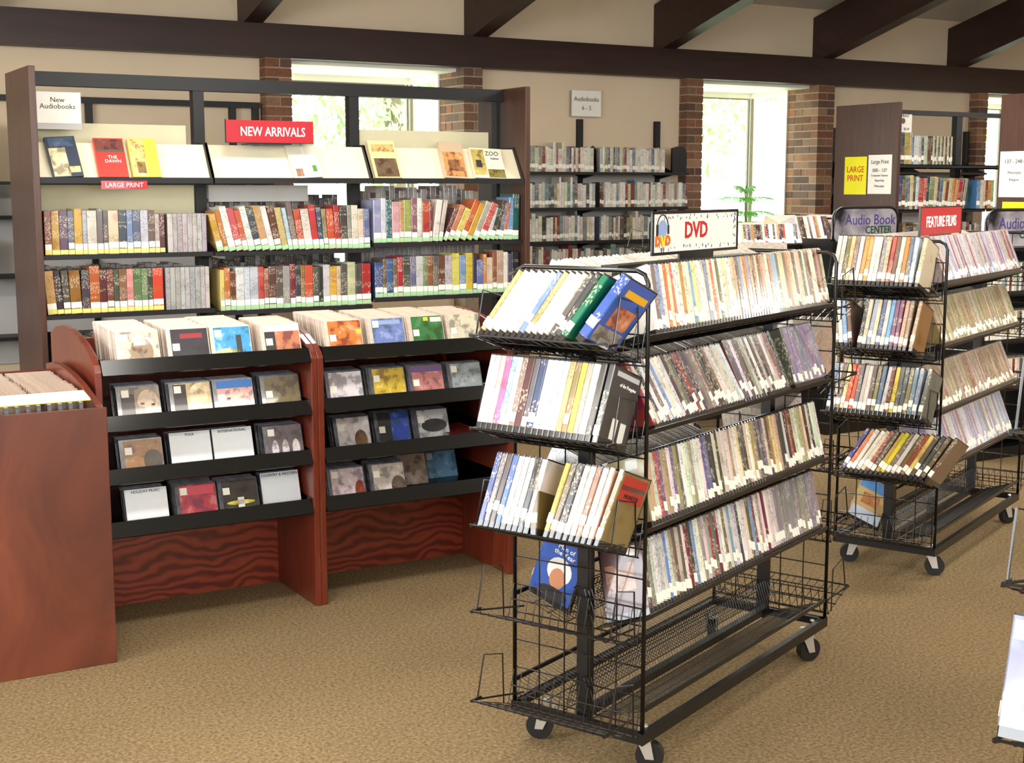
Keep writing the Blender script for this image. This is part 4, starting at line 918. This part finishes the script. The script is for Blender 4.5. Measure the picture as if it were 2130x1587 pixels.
row(7.29, 7.02, .981, sh(26, BR_ + GB, .024, .04, .2, .24), 'on the low shelf of the LARGE PRINT range', 0, None, xmax=8.2)
row(7.3, 7.33, 1.623, sh(18, GB, .022, .03, .2, .24), 'on the far side of the LARGE PRINT range', 0, None, xmax=7.85, lab=False)
def paper(y0, y1, z0, z1, mt, label, txts, X=7.2435):
    sg = empty('paper_sign', (X, (y0 + y1) / 2, z0)); tag(sg, label, 'sign'); h = abs(y1 - y0) / 2
    ob('sign_card', MB().box(0, .002, -h, h, 0, z1 - z0).mesh('sign_card', mt), sg)
    for (s_, sz, im, dz, sx) in txts: text(s_, sz, im, sg, LEFTF(-.0008, 0, dz), sx=sx)
paper(7.281, 7.500, 1.410, 1.680, M_signyel, 'yellow LARGE PRINT paper sign on the brown end panel', [('LARGE', .062, M_inkred, .178, .95), ('PRINT', .062, M_inkred, .115, .95)])
paper(7.039, 7.264, 1.415, 1.690, M_paper, 'white Large Print number range sign on the brown end panel', [('Large Print', .040, M_ink, .225, .95), ('000 - 137', .036, M_ink, .165, 1), ('Computer Science', .022, M_ink, .13, 1), ('Reporting', .022, M_ink, .095, 1), ('Philosophy', .022, M_ink, .055, 1)])
paper(5.87, 6.105, 1.40, 1.69, M_paper, 'white 137 to 248.4 paper sign on the Philosophy range', [('137 - 248.4', .036, M_ink, .225, 1), ('Philosophy', .024, M_ink, .155, 1), ('Religion', .024, M_ink, .11, 1)], 7.2475)
paper(5.86, 6.07, 1.295, 1.37, M_signyel, 'small yellow Audiobooks paper below the white number sign', [('Audiobooks', .03, M_ink, .024, 1)], 7.2475)
sg = empty('paper_sign', (7.35, 7.03, 1.845)); tag(sg, 'small white sign with a brown dot above the upper LARGE PRINT shelf', 'sign')
ob('sign_card', MB().box(-.065, .065, 0, .003, 0, .125).mesh('sign_card', M_paper), sg)
ob('dot_emblem', MB().prism([(-.02 + .02 * math.cos(2 * PI * k / 16), .078 + .02 * math.sin(2 * PI * k / 16)) for k in range(16)], -.001, 0, 'y').mesh('dot', M_bark), sg)
text('PRINT', .028, M_ink, sg, FRONT(.0, -.0006, .112)); text('BLW', .026, M_ink, sg, FRONT(.015, -.0006, .022))

# ------------------------------------------------------------------ audio book centres
def audio_center(x0, y0, label):
    t = empty('audio_book_tower', (x0, y0, 0)); tag(t, label, 'media rack'); W = .52
    z0, z1, c = 1.15, 1.345, .07
    pr = [(0, z0), (W, z0), (W, z1 - c)] + [(W - c + c * math.cos(R(a)), z1 - c + c * math.sin(R(a))) for a in (22, 45, 68, 90)] + [(c + c * math.cos(R(a)), z1 - c + c * math.sin(R(a))) for a in (90, 112, 135, 158)] + [(0, z1 - c)]
    ob('header_board', MB().prism(pr, 0, .02, 'y').mesh('header_board', M_header), t)
    m = MB(); m.tube([(p, .0, q_) for p, q_ in pr[1:]] + [(0, 0, z0)], .009, 6); ob('header_rim', m.mesh('header_rim', M_black, smooth=True), t)
    text('Audio Book', .088, M_inkpurple, t, FRONT(W * .57, -.0008, z1 - .075), sx=.95); text('CENTER', .062, M_inkgreen, t, FRONT(W * .70, -.0008, z1 - .135), sx=.95, bold=.001)
    ob('back_board', MB().box(0.02, W - .02, .12, .14, .06, 1.16).mesh('back_board', M_black), t)
    for x in (0, W - .02): ob('side_board', MB().box(x, x + .02, .0, .26, .06, 1.16).mesh('side_board', M_black), t)
    for z in (.1, .36, .62, .88, 1.13): ob('shelf', MB().box(.02, W - .02, .0, .12, z, z + .012).mesh('shelf', M_black), t)
    ob('base', MB().box(-.03, W + .03, -.03, .3, 0, .06).mesh('base', M_black), t)
    for z in (.372, .632, .892):
        for k in range(24): mass_case(Matrix.Translation((x0 + .04 + k * .019, y0 + .003, z)) , jit(random.choice(AUD), 10), .0165, True, .17, .11)
m_, nt, b = nodes('header_print')
tc = N(nt, 'ShaderNodeTexCoord'); nz = N(nt, 'ShaderNodeTexNoise', Scale=5.0, Detail=4.0); L(nt, tc.outputs['Object'], nz.inputs['Vector'])
L(nt, ramp(nt, nz.outputs[0], [(0.34, C(38, 36, 44)), (0.42, C(130, 122, 134)), (0.58, C(188, 182, 188))]), b.inputs['Base Color']); b.inputs['Roughness'].default_value = 0.2
M_header = m_
audio_center(5.721, 6.0, 'black Audio Book CENTER tower with a rounded header beside the sunlit brick pilaster')
audio_center(5.86, 5.0, 'black Audio Book CENTER tower with a rounded header below the yellow Audiobooks paper')

# ------------------------------------------------------------------ CD browser cabinets
CF, CB = 4.38, 5.0
SIDE = [(CF, 0), (CB, 0), (CB, .955), (4.92, .985), (4.82, .997), (4.70, .994), (4.60, .980), (4.50, .955), (4.43, .928), (4.395, .905), (CF, .885)]
TZ = (.872, .690, .515, .340)
def cabinet(x0, x1, label):
    t = empty('cd_cabinet', (x0, CF, 0)); tag(t, label, 'cabinet')
    P = lambda n, mb, mt, bv=0: part(n, mb, mt, t, (x0, CF, 0), bv)
    for x in (x0, x1 - .023): P('side_panel', MB().prism(SIDE, x, x + .023), M_cherry2, .003)
    P('kick_panel', MB().box(x0 + .023, x1 - .023, 4.745, 4.765, .0, .335), M_oak)
    P('back_board', MB().box(x0 + .023, x1 - .023, CB - .02, CB - .008, .10, .93), M_cherry2)
    for z in TZ:
        a, b = x0 + .024, x1 - .024
        m = MB(); m.prism([(4.372, z), (4.400, z + .046), (4.405, z + .046), (4.412, z + .008), (4.94, z + .02), (4.94, z + .012), (4.41, z - .004), (4.378, z - .004)], a, b)
        for x in (a, b - .003): m.prism([(4.376, z), (4.402, z + .048), (4.56, z + .055), (4.94, z + .05), (4.94, z)], x, x + .003)
        P('tray', m, M_tray)
    return t
cabinet(1.043, 1.800, 'cherry CD browser cabinet with four black trays standing beside the solid wood bin')
cabinet(1.8005, 2.586, 'cherry CD browser cabinet with four black trays standing behind the wire DVD rack')
CDW, CDT, CDH = .142, .0104, .125
CDM = MB().box(-CDW / 2, CDW / 2, 0, CDT, 0, CDH).mesh('cd_case', M_cdplastic)
CDL = MB().box(-CDW / 2, CDW / 2, 0, CDT, 0, CDH).mesh('cd_case', M_cdlight)
BKL = MB().box(-CDW / 2 + .014, CDW / 2 - .003, -.0006, 0, .003, CDH - .003).mesh('booklet', M_pic)
STK = MB().box(-.012, .012, -.0011, -.0006, 0, .024).mesh('price_label', M_label)
DIV = MB().box(-.07, .07, 0, .003, 0, .132).mesh('divider_card', M_card)
CDB = MB().box(-CDW / 2, CDW / 2, 0, CDT, 0, CDH).mesh('cd_case', M_cdbin)
SPC = MB().box(-CDW / 2 + .001, CDW / 2 - .001, .002, CDT - .002, CDH, CDH + .0006).mesh('spine_card', M_objflat)
def patch(x0, x1, y0, y1, z0, z1, mt):   # printed patch: pictures are oval, bands are square
    if mt is M_pic:
        return MB().prism([((x0 + x1) / 2 + (x1 - x0) / 2 * math.cos(2 * PI * k / 18), (z0 + z1) / 2 + (z1 - z0) / 2 * math.sin(2 * PI * k / 18)) for k in range(18)], y0, y1, 'y').mesh('cover_print', mt)
    return MB().box(x0, x1, y0, y1, z0, z1).mesh('cover_print', mt)
def cdM(x, y, z, lean=18): return Matrix.Translation((x, y, z)) @ Matrix.Rotation(R(-lean), 4, 'X')
def cds(x, tray, n, where, front=None, flabel=None, dy=0.0, light=False, extra=None, divider=None, pitch=.0128):
    z = TZ[tray] + .010; y = 4.418 + dy
    if divider is not None:
        o = ob('divider_card', DIV, mat=cdM(x, y, z, 17)); tag(o, 'white divider card lettered %s in the %s' % (divider, where), 'divider card')
        text(divider, .0135, M_ink, o, FRONT(0, -.0008, .122), sx=.95); y += .006
    for k in range(n):
        o = ob('cd_case', CDL if light else CDM, mat=cdM(x + random.uniform(-.003, .003), y, z + k * .0006 + random.uniform(0, .002)))
        if k == 0 and front is not None:
            ob('booklet', BKL, o, color=C(*front)); ob('price_label', STK, o, loc=(-.042, 0, random.choice((.05, .075, .09))))
            for (a, b_, c, d, cc, mt) in (extra or []): ob('cover_print', patch(a * .125 - .057, b_ * .125 - .057, -.0009, -.0005, c * CDH, d * CDH, mt), o, color=C(*cc))
            tag(o, flabel, 'CD case')
        else:
            ob('spine_card', SPC, o, color=C(*jit((210, 190, 160) if light else random.choice(((70, 70, 80), (120, 110, 110), (60, 60, 66), (200, 196, 190))), 14)))
            lb = '%s CD case filed in the %s' % ('pale' if light else 'dark', where); tag(o, lb, 'CD case', lb)
        y += pitch
A = 'tray of the cabinet beside the bin'
X1 = (1.198, 1.368, 1.516, 1.690)
ROWS1 = [
    [(22, (196, 184, 168), 'sepia portrait CD first in the top tray', 0, True, [(.25, .85, .05, .8, (150, 126, 100), P_), (.35, .8, .6, .8, (230, 226, 220), F_)], None),
     (20, (40, 34, 44), 'black CD with red lettering in the top tray', 0, True, [(.25, .85, .72, .85, (150, 40, 44), F_)], None),
     (22, (60, 150, 210), 'sky blue CD with a dark figure in the top tray', 0, True, [(.0, .7, .1, .4, (190, 200, 150), P_), (.6, .75, .1, .75, (50, 60, 60), F_)], None),
     (16, (190, 120, 84), 'tan portrait CD with a white headband in the top tray', 0, True, [(.0, 1, .78, .97, (232, 228, 220), F_), (.0, .3, .1, .78, (50, 44, 44), F_)], None)],
    [(7, (140, 120, 96), 'brown eyes portrait CD in the second tray', 0, False, [(.0, .35, .05, .8, (56, 44, 40), F_), (.4, 1, .02, .9, (196, 170, 146), P_), (.5, .6, .5, .56, (50, 44, 44), F_), (.78, .88, .46, .52, (50, 44, 44), F_)], None),
     (7, (206, 180, 130), 'cream portrait CD with a red strip in the second tray', 0, False, [(.0, .35, .2, .95, (50, 40, 36), F_), (.05, 1, .0, .15, (206, 80, 66), F_), (.42, .92, .3, .95, (230, 206, 160), P_)], None),
     (7, (226, 170, 160), 'pink baby face CD with a blue band in the second tray', 0, False, [(.0, 1, .75, .97, (50, 120, 200), F_), (.08, .92, -.0, .74, (236, 186, 172), P_), (.26, .36, .44, .5, (90, 90, 110), F_), (.64, .74, .46, .52, (90, 90, 110), F_)], None),
     (8, (110, 96, 60), 'olive brown CD in the second tray', 0.01, False, None, None)],
    [(6, (150, 100, 36), 'amber and black portrait CD in the third tray', 0, False, [(.5, 1, .1, .7, (60, 40, 24), P_)], None),
     (5, None, None, .01, False, None, 'FOLK'), (5, None, None, .012, False, None, 'INTERNATIONAL'),
     (6, (96, 84, 90), 'dark CD with white suited figures in the third tray', .0, False, [(.1, .3, .05, .6, (206, 200, 206), P_), (.4, .6, .05, .6, (206, 196, 200), P_), (.7, .92, .05, .6, (206, 200, 200), P_)], None)],
    [(6, None, None, 0, False, None, 'HOLIDAY MUSIC'), (7, (176, 40, 50), 'red holiday CD in a silver card in the bottom tray', .01, False, [(.1, .95, .7, .95, (200, 60, 80), F_)], None),
     (5, (50, 44, 36), 'black CD with a yellow dragonfly shape in the bottom tray', .01, False, [(.1, .9, .3, .42, (196, 180, 50), P_), (.42, .6, .22, .5, (226, 224, 214), F_)], None), (4, None, None, .03, False, None, 'COUNTRY & WESTERN')]]
for tr, cols_ in enumerate(ROWS1):
    for ci, (n, fc, fl, dy, lt, ex, dv) in enumerate(cols_):
        cds(X1[ci] + (.012 if tr == 3 and ci < 3 else 0), tr, n, '%s %s' % (('top', 'second', 'third', 'bottom')[tr], A), fc, (fl or '') + ' beside the bin', dy, lt, ex, dv)
B_ = 'tray of the cabinet behind the rack'
X2 = (1.925, 2.095, 2.25, 2.41)
ROWS2 = [
    [(22, (206, 120, 50), 'orange panel CD with a yellow sticker in the top tray', 0, True, [(.85, 1, .6, .72, (230, 210, 60), F_)], None), (20, (110, 130, 190), 'periwinkle blue CD in the top tray', 0, True, [(.05, .9, .8, .92, (150, 170, 214), F_)], None),
     (20, (50, 120, 60), 'green CD with a yellow and white sticker in the top tray', 0, True, [(.4, .55, .84, .95, (230, 214, 60), F_), (.62, .98, .8, .94, (236, 234, 226), F_)], None), (18, (222, 216, 190), 'ivory CD in the top tray', .005, True, None, None)],
    [(8, (226, 218, 226), 'lavender white CD in the second tray', 0, False, None, None), (7, (206, 176, 50), 'mustard yellow CD in the second tray', .005, False, None, None), (8, (190, 120, 116), 'dusty red panel CD in the second tray', 0, False, [(.0, 1, .8, .97, (110, 80, 140), F_)], None), (4, (150, 160, 166), 'grey CD with a cream border in the second tray', 0, False, None, None)],
    [(5, (214, 206, 206), 'white CD with a bronze figure in the third tray', .05, False, [(.5, .9, .0, .6, (120, 90, 60), P_)], None), (4, (50, 80, 180), 'royal blue CD in the third tray', .07, False, [(.0, .42, .0, 1, (40, 40, 44), F_)], None), (5, (206, 206, 210), 'white CD with black wings in the third tray', .06, False, [(.1, .95, .3, .7, (30, 30, 34), P_)], None)],
    [(7, (200, 180, 186), 'pinkish CD with a red haired portrait in the bottom tray', 0, False, [(.7, 1, .0, .6, (130, 60, 40), P_)], None), (6, (196, 186, 176), 'beige CD with a couple portrait in the bottom tray', .01, False, [(.55, 1, .0, .6, (110, 90, 80), P_)], None), (4, (196, 170, 150), 'ivory lettered CD at the back of the bottom tray', .14, False, None, None), (1, (120, 180, 226), 'sky blue card fronted CD at the back of the bottom tray', .2, False, None, None)]]
for tr, cols_ in enumerate(ROWS2):
    for ci, (n, fc, fl, dy, lt, ex, dv) in enumerate(cols_):
        cds(X2[ci] + (.05 if tr == 2 else 0), tr, n, '%s %s' % (('top', 'second', 'third', 'bottom')[tr], B_), fc, (fl or '') + ' behind the rack', dy, lt, ex, dv)
fb = ob('flat_cd_case', MB().box(0, .142, 0, .125, 0, .0104).mesh('flat_cd', M_cdplastic), mat=Matrix.Translation((2.36, 4.44, .538)) @ Matrix.Rotation(R(8), 4, 'X') @ Matrix.Rotation(R(14), 4, 'Z')); tag(fb, 'dark red CD case lying flat in the third tray behind the rack', 'CD case')
ob('booklet', MB().box(.006, .138, .006, .119, .0104, .011).mesh('booklet', M_objflat), fb, color=C(120, 44, 36))

# solid wood bin
t = empty('cd_bin', (.25, 4.16, 0)); tag(t, 'solid cherry wood CD bin with a mottled front panel', 'cabinet')
P = lambda n, mb, mt, bv=0: part(n, mb, mt, t, (.25, 4.16, 0), bv)
P('front_panel', MB().box(.25, 1.023, 4.16, 4.18, 0, .805), M_cherry, .002)
BS = [(4.181, 0), (4.9, 0), (4.9, .86), (4.80, .875), (4.66, .876), (4.52, .866), (4.40, .848), (4.30, .826), (4.22, .806), (4.181, .790)]
for x in (.25, 1.001): P('side_panel', MB().prism(BS, x, x + .022), M_cherry2, .003)
P('bin_floor', MB().box(.272, 1.001, 4.18, 4.88, .68, .695), M_tray); P('back_board', MB().box(.272, 1.001, 4.88, 4.898, 0, .84), M_cherry2)
for col_, xx in (('outer', .918), ('middle', .762), ('inner', .606)):
    for k in range(26 if col_ == 'outer' else 26):
        y = 4.33 + k * .0165
        if y > 4.80: break
        o = ob('cd_case', CDB, mat=cdM(xx + random.uniform(-.004, .004), y, .722 + k * .0004 + random.uniform(0, .003), 24)); lb = 'pale brown CD case packed in the %s row of the wood bin' % col_; tag(o, lb, 'CD case', lb)
for k in range(9):
    o = ob('cd_case', CDM, mat=Matrix.Translation((.70 + k * .031, 4.19, .697)) @ Matrix.Rotation(R(90), 4, 'Z') @ Matrix.Translation((.071, -.012, 0))); lb = 'dark CD case standing behind the front panel of the wood bin'; tag(o, lb, 'CD case', lb)
o = ob('paper_folder', MB().box(-.21, .115, 0, .085, 0, .004).mesh('paper_folder', M_folder if 'M_folder' in globals() else M_paper), mat=Matrix.Translation((.872, 4.215, .826)) @ Matrix.Rotation(R(9), 4, 'X')); tag(o, 'cream paper folder lying across the CDs in the wood bin', 'folder')
ob('folder_edge', MB().box(-.212, .117, -.002, .087, -.003, 0).mesh('folder_edge', M_yellow), o)

# ------------------------------------------------------------------ potted pine in the bay window
t = empty('potted_pine', (8.42, 10.0, .74)); tag(t, 'feathery green potted pine standing in the bay window', 'plant')
ob('pot', MB().lathe([(0, 0), (.09, 0), (.12, .2), (.13, .2), (.13, .23), (.11, .23), (.105, .19), (0, .19)], 18).mesh('pot', M_pot), t)
ob('stem', MB().tube([(0, 0, .18), (.005, 0, .4), (0, .005, .68), (.01, 0, .74)], .006, 6).mesh('stem', M_bark), t)
rr = random.Random(3)
for wz, n, ln, droop in ((.30, 6, .32, .02), (.39, 7, .32, .05), (.485, 7, .32, .03), (.61, 6, .30, .0), (.69, 4, .12, -.04)):
    for k in range(n):
        a = 2 * PI * k / n + rr.uniform(-.25, .25) + wz * 5; m = MB(); pts = []
        for j in range(9):
            f = j / 8; r_ = ln * f; pts.append(Vector((r_ * math.cos(a), r_ * math.sin(a), wz - droop * f * f + .02 * math.sin(f * 3))))
        m.tube(pts, .003, 4)
        side = Vector((-math.sin(a), math.cos(a), 0))
        for j in range(1, 9):
            for s_ in (-1, 1):
                for u in range(3):
                    p0 = pts[j] + (pts[j] - pts[j - 1]) * (u / 3 - .6); l_ = .055 * (1.1 - j / 11) + .012
                    p1 = p0 + side * s_ * l_ * rr.uniform(.5, .9) + Vector((math.cos(a), math.sin(a), 0)) * l_ * .35 + Vector((0, 0, -l_ * rr.uniform(.3, 1.0)))
                    m.tube([p0, (p0 + p1) / 2 + Vector((0, 0, .004)), p1], .0021, 3)
        ob('branch', m.mesh('branch', M_leaf), t)

# ------------------------------------------------------------------ the packed rest of the cases
pk = ob('packed_media_cases', MASS.mesh('packed_media_cases', M_lightplastic, M_tint, M_label, M_plastic)); pk['kind'] = 'stuff'
pk['label'] = 'closely packed DVD and audiobook cases filling the far shelves of the wire racks'; pk['category'] = 'media cases'
